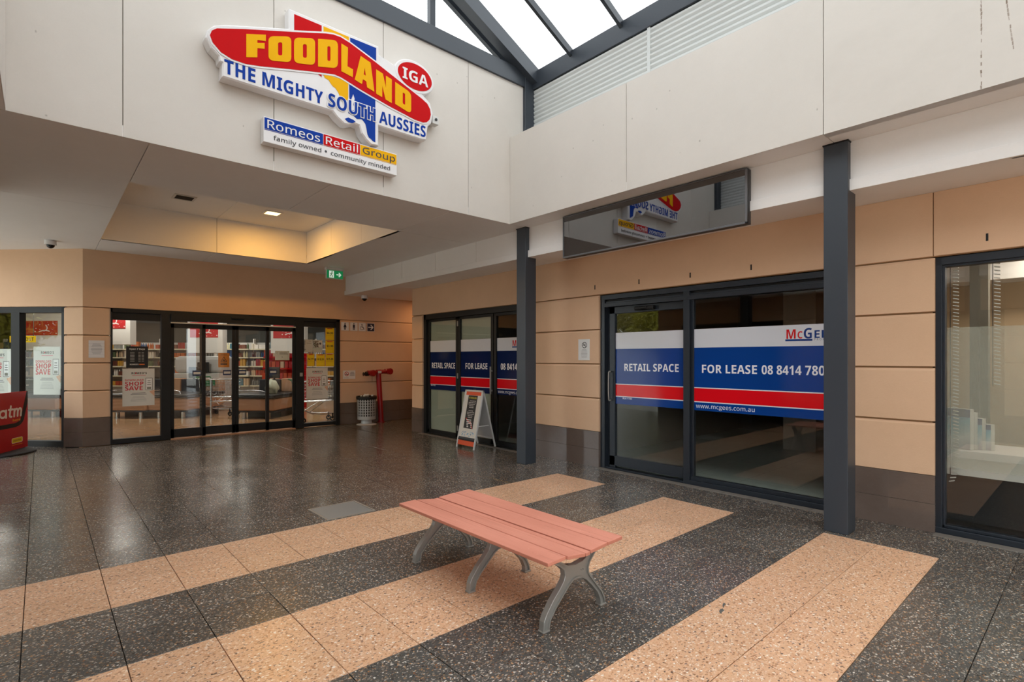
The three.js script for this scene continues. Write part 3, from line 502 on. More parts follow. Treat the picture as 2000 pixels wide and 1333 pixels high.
poster('price_ticket', 4.436, 4.6, 1.36, 1.64, priceMat('$4.99'), 'leftmost yellow price ticket in the bottom row of three', 'price ticket', 'yellow price tickets on the supermarket glass');
function onAngle(name, x, y, w, h, mat, label, cat) { const m = sheet(name, w, h, mat, scene, 0.003, M.offWhite); m.rotation.y = -Math.PI / 4; const q = Math.SQRT1_2; m.position.set(0.545 + (x) * q + 0.07 * q, y, ZB + x * q - 0.07 * q); return tag(m, label, cat); }
onAngle('promotion_poster', -0.72, 1.32, 0.5, 0.84, shopSave, 'pale poster reading Shop Save on the angled window left of the pier', 'poster');
onAngle('promotion_poster', -1.64, 1.28, 0.5, 0.84, shopSave, 'pale poster cut by the left picture edge on the angled window', 'poster');

// ------------------------------------------------------------------ notices, signs and fittings on the walls
const M_sheetText = printMat(192, 288, (c, w, h) => { c.fillStyle = '#e3e2e4'; c.fillRect(0, 0, w, h); for (let i = 0; i < 5; i++) { c.fillStyle = 'rgba(150,150,160,.35)'; c.fillRect(0, h * (0.18 + 0.16 * i), w, 3); } lines(c, w * 0.15, h * 0.2, w * 0.7, 8, h * 0.08, 6, '#8a8a92'); });
poster('paper_notice', 0.625, 0.845, 1.548, 1.85, M_sheetText, 'creased white paper notice taped to the pier left of the supermarket doors', 'notice', undefined, ZB + 0.004);
const M_notice = printMat(192, 288, (c, w, h) => { c.fillStyle = '#e6e6e4'; c.fillRect(0, 0, w, h); c.strokeStyle = '#26262a'; c.lineWidth = 8; c.beginPath(); c.arc(w * 0.55, h * 0.28, 38, 0, 7); c.stroke(); c.beginPath(); c.moveTo(w * 0.41, h * 0.19); c.lineTo(w * 0.69, h * 0.37); c.stroke(); c.fillStyle = '#26262a'; c.fillRect(w * 0.4, h * 0.27, w * 0.24, 8); c.fillRect(w * 0.6, h * 0.2, 6, 18); lines(c, w * 0.25, h * 0.48, w * 0.55, 7, h * 0.06, 5, '#a8a4a0'); });
{ const m = sheet('no_smoking_notice', 0.212, 0.305, M_notice, scene, 0.003); m.rotation.y = -Math.PI / 2; m.position.set(WX - 0.004, 1.66, -4.988); tag(m, 'white paper notice with a black no smoking ring on the tan pier', 'notice'); }
const M_smoke = printMat(256, 168, (c, w, h) => { c.fillStyle = '#e6e0dc'; c.fillRect(0, 0, w, h); c.strokeStyle = '#c0202a'; c.lineWidth = 10; c.beginPath(); c.arc(w * 0.3, h * 0.4, 38, 0, 7); c.stroke(); c.beginPath(); c.moveTo(w * 0.2, h * 0.24); c.lineTo(w * 0.4, h * 0.56); c.stroke(); c.fillStyle = '#26262a'; c.fillRect(w * 0.18, h * 0.42, w * 0.24, 9); lines(c, w * 0.55, h * 0.18, w * 0.4, 5, h * 0.1, 8, '#8a8684'); c.fillStyle = '#9a9694'; c.fillRect(w * 0.1, h * 0.85, w * 0.35, 6); });
poster('no_smoking_sign', 5.246, 5.552, 1.054, 1.254, M_smoke, 'white no smoking sign with a red ring above the bin', 'sign', undefined, ZB + 0.005);
const figure = (kind) => printMat(128, 128, (c, w, h) => {
  const bg = kind === 'arrow' ? '#171b3a' : '#e4e2e4', fg = kind === 'arrow' ? '#ecebee' : '#171b34';
  c.fillStyle = '#d8d6d8'; c.fillRect(0, 0, w, h); c.fillStyle = bg; c.fillRect(6, 6, w - 12, h - 12); c.fillStyle = fg; c.strokeStyle = fg; c.lineWidth = 10; c.lineCap = 'round'; c.lineJoin = 'round';
  if (kind === 'arrow') { c.lineWidth = 16; c.beginPath(); c.moveTo(26, 64); c.lineTo(98, 64); c.moveTo(66, 30); c.lineTo(100, 64); c.lineTo(66, 98); c.stroke(); }
  else if (kind === 'wheel') { c.beginPath(); c.arc(60, 24, 9, 0, 7); c.fill(); c.beginPath(); c.moveTo(60, 36); c.lineTo(60, 70); c.lineTo(86, 70); c.lineTo(96, 100); c.stroke(); c.lineWidth = 6; c.beginPath(); c.arc(58, 80, 28, 0.4, 4.2); c.stroke(); c.beginPath(); c.moveTo(60, 50); c.lineTo(82, 52); c.stroke(); }
  else { c.beginPath(); c.arc(64, 22, 10, 0, 7); c.fill(); c.beginPath(); if (kind === 'woman') { c.moveTo(52, 36); c.lineTo(76, 36); c.lineTo(90, 78); c.lineTo(38, 78); c.fill(); } else { c.fillRect(46, 36, 36, 42); } c.fillRect(48, 70, 13, 44); c.fillRect(67, 70, 13, 44); }
});
for (const [x0, x1, k, l] of [[5.202, 5.39, 'woman', 'small white toilet sign with a woman figure, first of the row of four'], [5.421, 5.606, 'man', 'small white toilet sign with a man figure, second of the row of four'], [5.632, 5.815, 'wheel', 'small white wheelchair symbol sign in the row of toilet signs'], [5.848, 6.045, 'arrow', 'navy sign with a white arrow at the right of the toilet signs']])
  poster('toilet_sign', x0, x1, 2.182, 2.38, figure(k), l, 'sign', undefined, ZB + 0.008);
// exit sign under the soffit
{
  const g = group('exit_sign', 4.62, C, -10.72);
  const m = std({ map: canvasTex(256, 128, (c, w, h) => { c.fillStyle = '#0f7a45'; c.fillRect(0, 0, w, h); c.fillStyle = '#d6ead8'; c.fillRect(w * 0.14, h * 0.06, w * 0.3, h * 0.88); c.strokeStyle = '#1f5a3a'; c.lineWidth = 9; c.lineCap = 'round'; c.beginPath(); c.arc(82, 26, 6, 0, 7); c.stroke(); c.beginPath(); c.moveTo(78, 40); c.lineTo(70, 68); c.lineTo(88, 84); c.lineTo(86, 106); c.moveTo(70, 68); c.lineTo(56, 92); c.lineTo(46, 100); c.moveTo(76, 44); c.lineTo(60, 50); c.lineTo(52, 64); c.moveTo(76, 44); c.lineTo(92, 56); c.stroke(); c.strokeStyle = '#d6ead8'; c.lineWidth = 17; c.lineCap = 'butt'; c.beginPath(); c.moveTo(150, 64); c.lineTo(215, 64); c.moveTo(188, 30); c.lineTo(220, 64); c.lineTo(188, 98); c.stroke(); }), roughness: 0.4 });
  m.emissiveMap = m.map; m.emissive = new THREE.Color(1, 1, 1); m.emissiveIntensity = 0.55;
  mesh('housing', [rb(-0.19, 0.19, -0.055, -0.001, -0.05, 0.05, 0.006), rb(-0.18, 0.18, -0.235, -0.05, -0.03, 0.03, 0.006)], M.offWhite, g);
  sheet('legend', 0.35, 0.165, m, g, 0.004, M.offWhite).position.set(0, -0.142, 0.032);
  tag(g, 'green and white running man exit sign under the soffit', 'sign');
}
function domeCam(x, y, z, label) { const g = group('dome_camera', x, y, z); mesh('housing', [cyl(0.062, 0.066, 0.06, 24).translate(0, -0.031, 0)], M.white, g); mesh('dome', new THREE.SphereGeometry(0.046, 20, 10, 0, 6.2832, Math.PI / 2, Math.PI / 2).translate(0, -0.06, 0), std({ color: 0x08080a, roughness: 0.08 }), g); g.scale.setScalar(1.2); tag(g, label, 'camera'); }
domeCam(0.12, C, -11.25, 'white dome camera with a dark dome under the ceiling at the left');
domeCam(5.65, 3.0, -11.42, 'white dome camera with a dark dome beside the toilet passage');
{ const g = group('security_camera', 3.64, 4.475, ZA); mesh('bracket', rb(-0.06, 0.02, -0.05, 0.03, 0, 0.03, 0.005), M.aluWhite, g); mesh('housing', rb(-0.045, 0.05, -0.055, 0.045, 0.03, 0.12, 0.008), M.aluWhite, g); mesh('lens', cyl(0.017, 0.017, 0.012, 16).rotateX(Math.PI / 2).translate(0.005, 0, 0.124), M.black, g); tag(g, 'small grey box camera at the right end of the big shop sign', 'camera'); }
// square downlight and air grille in the ceiling recess
{
  const g = group('downlight', 3.0, RY, -9.53);
  mesh('trim', [bb(-0.14, 0.14, -0.012, -0.001, -0.14, -0.11), bb(-0.14, 0.14, -0.012, -0.001, 0.11, 0.14), bb(-0.14, -0.11, -0.012, -0.001, -0.11, 0.11), bb(0.11, 0.14, -0.012, -0.001, -0.11, 0.11)], M.white, g);
  mesh('lamp_face', bb(-0.11, 0.11, -0.007, -0.001, -0.11, 0.11), std({ color: 0xfff2d0, emissive: 0xffd890, emissiveIntensity: 3 }), g);
  const a = new THREE.RectAreaLight(0xffbc58, 190, 0.22, 0.22); a.position.set(0, -0.02, 0); a.rotation.x = -Math.PI / 2; g.add(a);
  tag(g, 'square warm downlight in the ceiling recess before the supermarket', 'light');
  const v = group('air_grille', 1.68, RY, -9.52); mesh('grille_frame', [bb(-0.15, 0.15, -0.012, -0.001, -0.15, -0.12), bb(-0.15, 0.15, -0.012, -0.001, 0.12, 0.15), bb(-0.15, -0.12, -0.012, -0.001, -0.12, 0.12), bb(0.12, 0.15, -0.012, -0.001, -0.12, 0.12)], M.offWhite, v); for (let i = 0; i < 5; i++) mesh('blade', bb(-0.12, 0.12, -0.01, -0.004, -0.105 + 0.045 * i, -0.08 + 0.045 * i), M.charcoal, v); tag(v, 'square air grille in the ceiling recess left of the downlight', 'vent');
  const p = group('downlight', 7.35, 3.0, -11.0); mesh('trim', cyl(0.1, 0.1, 0.01, 24).translate(0, -0.006, 0), M.white, p); mesh('lamp_face', cyl(0.08, 0.08, 0.004, 24).translate(0, -0.012, 0), std({ color: 0xfff0d8, emissive: 0xffd8a0, emissiveIntensity: 3 }), p); const q = new THREE.RectAreaLight(0xffc48c, 100, 0.15, 0.15); q.position.set(0, -0.02, 0); q.rotation.x = -Math.PI / 2; p.add(q);
  tag(p, 'warm round downlight hidden in the toilet passage', 'light');
}
// long black display screen under the right fascia
{
  const g = group('display_screen', 5.215, 0, 0, -Math.PI / 2), a = -4.79, b = -2.335, y0 = 2.868, y1 = 3.418;
  mesh('casing', rb(a, b, y0, y1, -0.09, -0.012, 0.004), std({ color: 0x3a3a3c, roughness: 0.5 }), g);
  mesh('bezel', [rb(a, b, y0, y0 + 0.022, -0.03, 0, 0.003), rb(a, a + 0.012, y0, y1, -0.03, 0, 0.003), rb(b - 0.022, b, y0, y1, -0.03, 0, 0.003), rb(a, b, y1 - 0.01, y1, -0.03, 0, 0.003)], std({ color: 0x6e6f72, roughness: 0.35, metalness: 0.4 }), g);
  mesh('panel', bb(a + 0.012, b - 0.022, y0 + 0.022, y1 - 0.01, -0.02, -0.01), std({ color: new THREE.Color(0.2, 0.2, 0.205), metalness: 1, roughness: 0.02 }), g);
  tag(g, 'long black glossy display screen mounted under the right fascia', 'screen');
}
// ------------------------------------------------------------------ the big shop sign on the cream wall
{
  const g = group('shop_sign', 0, 0, ZA), f = 0.135, q = (pts, z, d = 0.004, n = 10) => ext(poly(pts), d, 0, n).translate(0, 0, z);
  mesh('sign_box', ext(poly([[1.14, 4.474], [1.152, 4.535], [1.205, 4.6], [1.301, 4.647], [1.709, 4.79], [1.884, 4.85], [1.884, 5.052], [2.855, 5.056], [2.855, 4.968], [3.094, 4.915], [3.446, 4.704], [3.545, 4.639], [3.585, 4.529], [3.56, 4.407], [3.512, 4.36], [3.485, 4.19], [3.43, 4.178], [2.853, 4.18], [2.853, 3.949], [2.776, 3.941], [2.72, 3.98], [2.668, 4.034], [2.64, 4.115], [2.579, 4.122], [2.5, 4.085], [2.46, 4.083], [2.39, 4.126], [2.336, 4.178], [1.277, 4.172], [1.28, 4.3], [1.252, 4.305], [1.249, 4.345], [1.18, 4.4]]), f - 0.022, 0.012).translate(0, 0, 0.01), M.white, g);
  const ell = (cx, cy, rx, ry) => { const s = new THREE.Shape(); s.absellipse(cx, cy, rx, ry, 0, Math.PI * 2); return s; };
  const iga = mesh('emblem_box', ext(ell(3.335, 4.886, 0.26, 0.18), f - 0.018, 0.012, 32).translate(0, 0, 0.01), M.white, g);
  mesh('red_oval', ext(ell(3.338, 4.887, 0.232, 0.152), 0.004, 0, 32).translate(0, 0, f + 0.004), M.red, iga);
  mesh('lettering', letters('IGA', 3.165, 3.515, 4.815, 4.945, f + 0.009), M.white, iga);
  mesh('red_stripe', q([[1.924, 4.84], [1.924, 5.024], [2.206, 5.026], [2.206, 4.92]], f), M.red, g); mesh('red_stripe', q([[2.14, 4.515], [2.206, 4.53], [2.206, 4.487]], f), M.red, g);
  mesh('yellow_stripe', q([[2.227, 4.93], [2.227, 5.027], [2.507, 5.028], [2.507, 4.95]], f), M.yellow, g); mesh('yellow_stripe', q([[2.222, 4.53], [2.499, 4.54], [2.499, 4.335], [2.444, 4.336], [2.405, 4.35], [2.388, 4.385], [2.359, 4.419], [2.33, 4.43], [2.306, 4.45], [2.283, 4.481], [2.24, 4.49]], f), M.yellow, g);
  mesh('blue_stripe', q([[2.523, 4.95], [2.523, 5.028], [2.831, 5.034], [2.831, 4.86]], f), M.blue, g); mesh('blue_map_shape', q([[2.512, 4.54], [2.82, 4.46], [2.82, 3.968], [2.79, 3.975], [2.768, 3.992], [2.745, 4.0], [2.726, 4.03], [2.715, 4.09], [2.701, 4.14], [2.672, 4.17], [2.652, 4.18], [2.6, 4.165], [2.57, 4.185], [2.499, 4.2], [2.53, 4.26], [2.512, 4.381]], f), M.blue, g); mesh('blue_island', q([[2.46, 4.125], [2.5, 4.15], [2.56, 4.142], [2.585, 4.13], [2.55, 4.105], [2.5, 4.1]], f), M.blue, g);
  mesh('gulf_shape', q([[2.556, 4.42], [2.572, 4.375], [2.556, 4.31], [2.575, 4.25], [2.535, 4.24], [2.515, 4.3], [2.535, 4.36]], f + 0.002), M.white, g);
  const loz = [[1.219, 4.585], [1.444, 4.672], [1.924, 4.84], [2.25, 4.958], [2.329, 4.98], [2.413, 4.985], [2.515, 4.965], [2.827, 4.866], [3.126, 4.76], [3.427, 4.656], [3.505, 4.62], [3.545, 4.565], [3.556, 4.504], [3.54, 4.44], [3.5, 4.395], [3.446, 4.375], [3.331, 4.375], [2.983, 4.43], [2.644, 4.5], [2.421, 4.556], [2.344, 4.562], [2.179, 4.524], [1.896, 4.453], [1.606, 4.377], [1.469, 4.348], [1.348, 4.348], [1.254, 4.378], [1.185, 4.441], [1.162, 4.5], [1.178, 4.548]];
  const border = loz.map((p, i) => { const a = loz[(i + loz.length - 1) % loz.length], b = loz[(i + 1) % loz.length], dx = b[0] - a[0], dy = b[1] - a[1], l = Math.hypot(dx, dy); return [p[0] - dy / l * 0.018, p[1] + dx / l * 0.018]; });
  mesh('lozenge_border', q(border, f + 0.003, 0.003), M.white, g);
  mesh('red_lozenge', q(loz, f + 0.005, 0.004), M.red, g);
  const rrect = (S, x0, y0, x1, y1, r, ry = r) => { S.moveTo(x0 + r, y0); S.lineTo(x1 - r, y0); S.quadraticCurveTo(x1, y0, x1, y0 + ry); S.lineTo(x1, y1 - ry); S.quadraticCurveTo(x1, y1, x1 - r, y1); S.lineTo(x0 + r, y1); S.quadraticCurveTo(x0, y1, x0, y1 - ry); S.lineTo(x0, y0 + ry); S.quadraticCurveTo(x0, y0, x0 + r, y0); return S; };
  const glyph = {
    F: () => poly([[0, 0], [0, 1], [1, 1], [1, 0.72], [0.56, 0.76], [0.56, 0.63], [0.94, 0.63], [0.94, 0.38], [0.56, 0.4], [0.56, 0]]),
    O: () => { const s = rrect(new THREE.Shape(), 0, 0, 1, 1, 0.24, 0.2); s.holes.push(rrect(new THREE.Path(), 0.41, 0.24, 0.6, 0.76, 0.08, 0.08)); return s; },
    D: () => { const s = new THREE.Shape(); s.moveTo(0, 0); s.lineTo(0.72, 0); s.quadraticCurveTo(1, 0, 1, 0.22); s.lineTo(1, 0.78); s.quadraticCurveTo(1, 1, 0.72, 1); s.lineTo(0, 1); s.closePath(); s.holes.push(rrect(new THREE.Path(), 0.46, 0.24, 0.62, 0.76, 0.06, 0.06)); return s; },
    L: () => poly([[0, 0], [0, 1], [0.52, 1], [0.52, 0.3], [1, 0.3], [1, 0]]),
    A: () => { const s = poly([[0, 0], [0.3, 1], [0.74, 1], [1, 0], [0.62, 0], [0.58, 0.2], [0.4, 0.2], [0.36, 0]]); s.holes.push(new THREE.Path([[0.44, 0.4], [0.54, 0.4], [0.495, 0.68]].map((v) => new THREE.Vector2(v[0], v[1])))); return s; },
    N: () => poly([[0, 0], [0, 1], [0.42, 1], [0.62, 0.5], [0.62, 1], [1, 1], [1, 0], [0.6, 0], [0.38, 0.5], [0.38, 0]]),
  };
  const warp = (ch, TL, TR, BR, BL) => { const e = flat(ext(glyph[ch](), 0.004, 0, 6)), p = e.attributes.position; for (let i = 0; i < p.count; i++) { const u = p.getX(i), v = p.getY(i), w = (k) => (BL[k] * (1 - u) + BR[k] * u) * (1 - v) + (TL[k] * (1 - u) + TR[k] * u) * v; p.setXY(i, w(0), w(1)); } e.computeVertexNormals(); return e.translate(0, 0, f + 0.009); };
  for (const [ch, ...c] of [['F', [1.471, 4.634], [1.647, 4.698], [1.647, 4.475], [1.471, 4.412]], ['O', [1.673, 4.695], [1.891, 4.779], [1.891, 4.518], [1.673, 4.458]], ['O', [1.919, 4.781], [2.133, 4.857], [2.133, 4.579], [1.919, 4.525]], ['D', [2.165, 4.865], [2.379, 4.936], [2.379, 4.636], [2.165, 4.577]], ['L', [2.418, 4.918], [2.56, 4.888], [2.547, 4.6], [2.418, 4.62]], ['A', [2.56, 4.888], [2.827, 4.82], [2.805, 4.527], [2.571, 4.582]], ['N', [2.827, 4.788], [3.022, 4.743], [3.022, 4.47], [2.827, 4.515]], ['D', [3.067, 4.73], [3.278, 4.673], [3.278, 4.425], [3.067, 4.475]]]) mesh('yellow_letter', warp(ch, ...c), M.yellow, g);
  mesh('slogan', [letters('THE', 1.283, 1.555, 4.198, 4.33, f), letters('MIGHTY', 1.619, 2.221, 4.203, 4.333, f), letters('AUSSIES', 2.87, 3.485, 4.206, 4.34, f)], M.blue, g);
  mesh('slogan_outline', letters('SOUTH', 2.27, 2.825, 4.203, 4.342, f + 0.004, font, 0.003, 0.075), M.white, g);
  mesh('slogan_word', letters('SOUTH', 2.276, 2.819, 4.203, 4.342, f + 0.008), M.blue, g);
  tag(g, 'large red, yellow and blue shop sign with a red lozenge on the cream wall', 'sign');
  const s = group('shop_sign', 0, 0, ZA);
  mesh('sign_box', rb(1.638, 3.114, 3.667, 3.918, 0.005, 0.105, 0.006), M.white, s);
  mesh('blue_panel', bb(1.648, 2.233, 3.797, 3.907, 0.105, 0.108), M.blue, s); mesh('red_panel', bb(2.239, 2.65, 3.797, 3.907, 0.105, 0.108), M.red, s); mesh('yellow_panel', bb(2.656, 3.106, 3.797, 3.907, 0.105, 0.108), M.yellow, s);
  mesh('rule', [bb(1.648, 2.233, 3.787, 3.792, 0.105, 0.107)], M.blue, s); mesh('rule', [bb(2.239, 2.65, 3.787, 3.792, 0.105, 0.107)], M.red, s); mesh('rule', [bb(2.656, 3.106, 3.787, 3.792, 0.105, 0.107)], M.yellow, s);
  mesh('white_lettering', [letters('Romeos', 1.673, 2.199, 3.808, 3.89, 0.108, fontR), letters('Retail', 2.263, 2.626, 3.808, 3.89, 0.108, fontR)], M.white, s);
  mesh('grey_lettering', [letters('Group', 2.683, 3.085, 3.82, 3.89, 0.108, fontR), letters('family owned', 1.732, 2.214, 3.706, 3.75, 0.105, fontR), letters('community minded', 2.319, 3.021, 3.706, 3.75, 0.105, fontR), cyl(0.012, 0.012, 0.004, 16).rotateX(Math.PI / 2).translate(2.264, 3.73, 0.107)], M.letterGrey, s);
  tag(s, 'long white box sign with blue, red and yellow panels under the big sign', 'sign');
}

// ------------------------------------------------------------------ bench
{
  const g = group('bench', 2.36, 0, -2.745), Lb = 1.56;
  const board = (x0, x1, ya, yb, dz) => { const w = x1 - x0, b = metric(new RoundedBoxGeometry(Lb, 0.022, w, 1, 0.004), rnd() * 3, rnd() * 3), m = mesh('seat_slat', b, M.wood, g); m.rotation.order = 'YXZ'; m.rotation.y = Math.PI / 2; m.rotation.x = Math.atan2(yb - ya, w) * -1; m.position.set((x0 + x1) / 2 - 2.36, (ya + yb) / 2 - 0.011, dz); };
  board(2.022, 2.164, 0.443, 0.447, 0.002); board(2.176, 2.325, 0.444, 0.425, 0.006); board(2.329, 2.367, 0.424, 0.427, 0.006); board(2.38, 2.534, 0.428, 0.438, 0.0); board(2.543, 2.684, 0.436, 0.441, -0.002);
  // one casting: the outline of the crossed legs, a thin web with a raised rim
  const O1 = [[-0.266, 0], [-0.26, 0.062], [-0.243, 0.095], [-0.193, 0.155], [-0.134, 0.208], [-0.097, 0.248], [-0.086, 0.276], [-0.093, 0.309], [-0.127, 0.338], [-0.171, 0.362], [-0.236, 0.4], [-0.236, 0.422], [-0.19, 0.42], [-0.142, 0.374], [-0.067, 0.33], [0, 0.316], [0.067, 0.324], [0.124, 0.347], [0.19, 0.41], [0.235, 0.416], [0.237, 0.395], [0.17, 0.335], [0.135, 0.301], [0.122, 0.274], [0.126, 0.241], [0.144, 0.215], [0.201, 0.15], [0.253, 0.091], [0.279, 0.039], [0.28, 0], [0.238, 0], [0.234, 0.047], [0.208, 0.098], [0.149, 0.16], [0.099, 0.206], [0.06, 0.226], [0.02, 0.233], [-0.013, 0.232], [-0.044, 0.215], [-0.104, 0.164], [-0.164, 0.11], [-0.207, 0.059], [-0.222, 0]];
  const inset = O1.map((p, i) => { const u = O1[(i + O1.length - 1) % O1.length], v = O1[(i + 1) % O1.length], dx = v[0] - u[0], dy = v[1] - u[1], l = Math.hypot(dx, dy); return [p[0] + dy / l * 0.0085, Math.max(0.004, p[1] - dx / l * 0.0085)]; });
  const rim = poly(O1); rim.holes.push(new THREE.Path(inset.map((v) => new THREE.Vector2(v[0], v[1]))));
  const hub = new THREE.Shape(); hub.absellipse(0.025, 0.272, 0.05, 0.036, 0, 6.2832);
  const parts = [ext(poly(O1), 0.016).translate(0, 0, -0.008), ext(rim, 0.036, 0.002).translate(0, 0, -0.018), ext(hub, 0.034, 0.002, 20).translate(0, 0, -0.017)];
  for (const x of [-0.244, 0.259]) parts.push(rb(x - 0.028, x + 0.028, 0, 0.012, -0.024, 0.024, 0.004));
  const legGeo = join(parts.map(flat)), badge = (() => { const s = new THREE.Shape(); s.absellipse(0.025, 0.272, 0.034, 0.022, 0, 6.2832); return ext(s, 0.044, 0.0015, 20).translate(0, 0, -0.022); })();
  for (const z of [-2.085, -2.762, -3.43]) { const l = mesh('leg_frame', legGeo, M.alu, g); l.position.z = z + 2.745; mesh('oval_badge', badge, M.chrome, l); }
  tag(g, 'backless bench with salmon painted slats and curved cast aluminium legs', 'bench');
}
// ------------------------------------------------------------------ floor hatch, leaf scrap
{ const g = group('floor_hatch', 2.28, 0, -5.11); mesh('hatch_frame', [bb(-0.25, 0.25, -0.002, 0.006, -0.24, -0.222), bb(-0.25, 0.25, -0.002, 0.006, 0.222, 0.24), bb(-0.25, -0.232, -0.002, 0.006, -0.222, 0.222), bb(0.232, 0.25, -0.002, 0.006, -0.222, 0.222)], std({ color: 0xa39c90, roughness: 0.5, metalness: 0.3 }), g); mesh('cover', rb(-0.228, 0.228, -0.002, 0.005, -0.218, 0.218, 0.002), std({ color: 0x989a98, roughness: 0.42, metalness: 0.35, bumpMap: texCloudy, bumpScale: 0.0005 }), g); tag(g, 'square grey metal access cover set in the dark floor', 'floor hatch'); }
{ const g = group('floor_stain', 3.06, 0.0012, -1.52); const m = mesh('stain', [ext(poly([[0, 0], [0.02, 0.012], [0.05, 0.012], [0.07, 0.03], [0.05, 0.036], [0.025, 0.03], [0.01, 0.022]]), 0.0008).rotateX(-Math.PI / 2), ext(poly([[0.08, 0.03], [0.12, 0.044], [0.14, 0.043], [0.15, 0.06], [0.13, 0.06], [0.1, 0.046]]), 0.0008).rotateX(-Math.PI / 2)], std({ color: 0x5d5a55, roughness: 0.7 }), g); tag(g, 'small grey smear of dried gum on the near tan stripe', 'stain'); }

// ------------------------------------------------------------------ sandwich board
{
  const g = group('sandwich_board', 5.62, 0, -7.215, -Math.PI / 2), ang = Math.atan2(0.21, 0.985), Ls = Math.hypot(0.21, 0.985);
  const art = printMat(320, 512, (c, w, h) => {
    c.fillStyle = '#d9d5cc'; c.fillRect(0, 0, w, h); c.fillStyle = '#e2572c'; c.fillRect(w * 0.04, h * 0.0, w * 0.9, h * 0.075); c.fillStyle = '#231f1e'; c.fillRect(w * 0.2, h * 0.08, w * 0.56, h * 0.7);
    fit(c, '$13 MEGA DEAL', w * 0.24, w * 0.72, h * 0.15, h * 0.035, '#d8c818');
    [[0.19, 0.3], [0.225, 0.42], [0.26, 0.4], [0.295, 0.28], [0.33, 0.26], [0.4, 0.26], [0.435, 0.44], [0.47, 0.4], [0.505, 0.28], [0.54, 0.24]].forEach(([y, k]) => { c.fillStyle = '#cfcac4'; for (let x = w * (0.48 - k / 2); x < w * (0.48 + k / 2);) { const l = rr(9, 26); c.fillRect(x, h * y, l, h * 0.014); x += l + rr(3, 6); } });
    c.fillStyle = '#b84038'; c.save(); c.translate(w * 0.34, h * 0.6); c.rotate(0.5); c.fillRect(-30, -9, 110, 17); c.rotate(0.5); c.fillRect(50, -60, 90, 16); c.restore();
    [0.59, 0.63, 0.665, 0.7, 0.735].forEach((y, i) => { c.fillStyle = '#e0dcd8'; c.fillRect(w * (0.3 + 0.02 * i), h * y, w * (i > 2 ? 0.1 : 0.3), h * 0.02); if (i > 1) c.fillRect(w * 0.6, h * y, w * 0.08, h * 0.02); });
    for (let i = 0; i < 40; i++) { c.fillStyle = ['#2a86b8', '#1a5c94', '#6ab4d4'][i % 3]; c.fillRect(w * (0.12 + rnd() * 0.75), h * (0.84 + rnd() * 0.09), rr(3, 12), rr(4, 14)); }
    c.fillStyle = '#3a3a3c'; c.fillRect(0, h * 0.965, w, h * 0.035);
  });
  g.scale.x = 0.87;
  for (const [side, name] of [[1, 'front_panel'], [-1, 'rear_panel']]) {
    const p = group(name, 0, 0.985, 0, side > 0 ? 0 : Math.PI, g); p.rotation.x = side > 0 ? -ang : -0.262; if (side < 0) p.rotation.order = 'YXZ';
    mesh('side_rail', rb(-0.29, -0.262, -Ls, 0, -0.016, 0.012, 0.004), M.aluWhite, p); mesh('side_rail', rb(0.262, 0.29, -Ls, 0, -0.016, 0.012, 0.004), M.aluWhite, p);
    mesh('cross_rail', rb(-0.29, 0.29, -0.03, 0, -0.016, 0.012, 0.004), M.aluWhite, p); mesh('cross_rail', rb(-0.27, 0.27, -0.87, -0.845, -0.014, 0.01, 0.003), side > 0 ? M.charcoal : M.aluWhite, p);
    if (side > 0) { sheet('menu_print', 0.524, 0.815, art, p, 0.006, M.offWhite).position.set(0, -0.437, 0); mesh('orange_strip', bb(-0.262, 0.262, -0.955, -0.875, -0.006, 0.002), std({ color: 0xd8521f, roughness: 0.5 }), p); }
    else mesh('board', bb(-0.262, 0.262, -0.85, -0.03, -0.006, 0.004), std({ color: 0xc4c2c0, roughness: 0.5 }), p);
  }
  mesh('carry_handle', tube([V(-0.05, 0.985, 0), V(-0.03, 1.0, 0), V(0.03, 1.0, 0), V(0.05, 0.985, 0)], 0.004), M.black, g);
  mesh('hinge_stay', [bb(-0.275, -0.268, 0.38, 0.395, -0.12, 0.12), bb(0.268, 0.275, 0.38, 0.395, -0.12, 0.12)], M.aluWhite, g);
  tag(g, 'white framed sandwich board with a dark menu and orange strips', 'sandwich board');
}
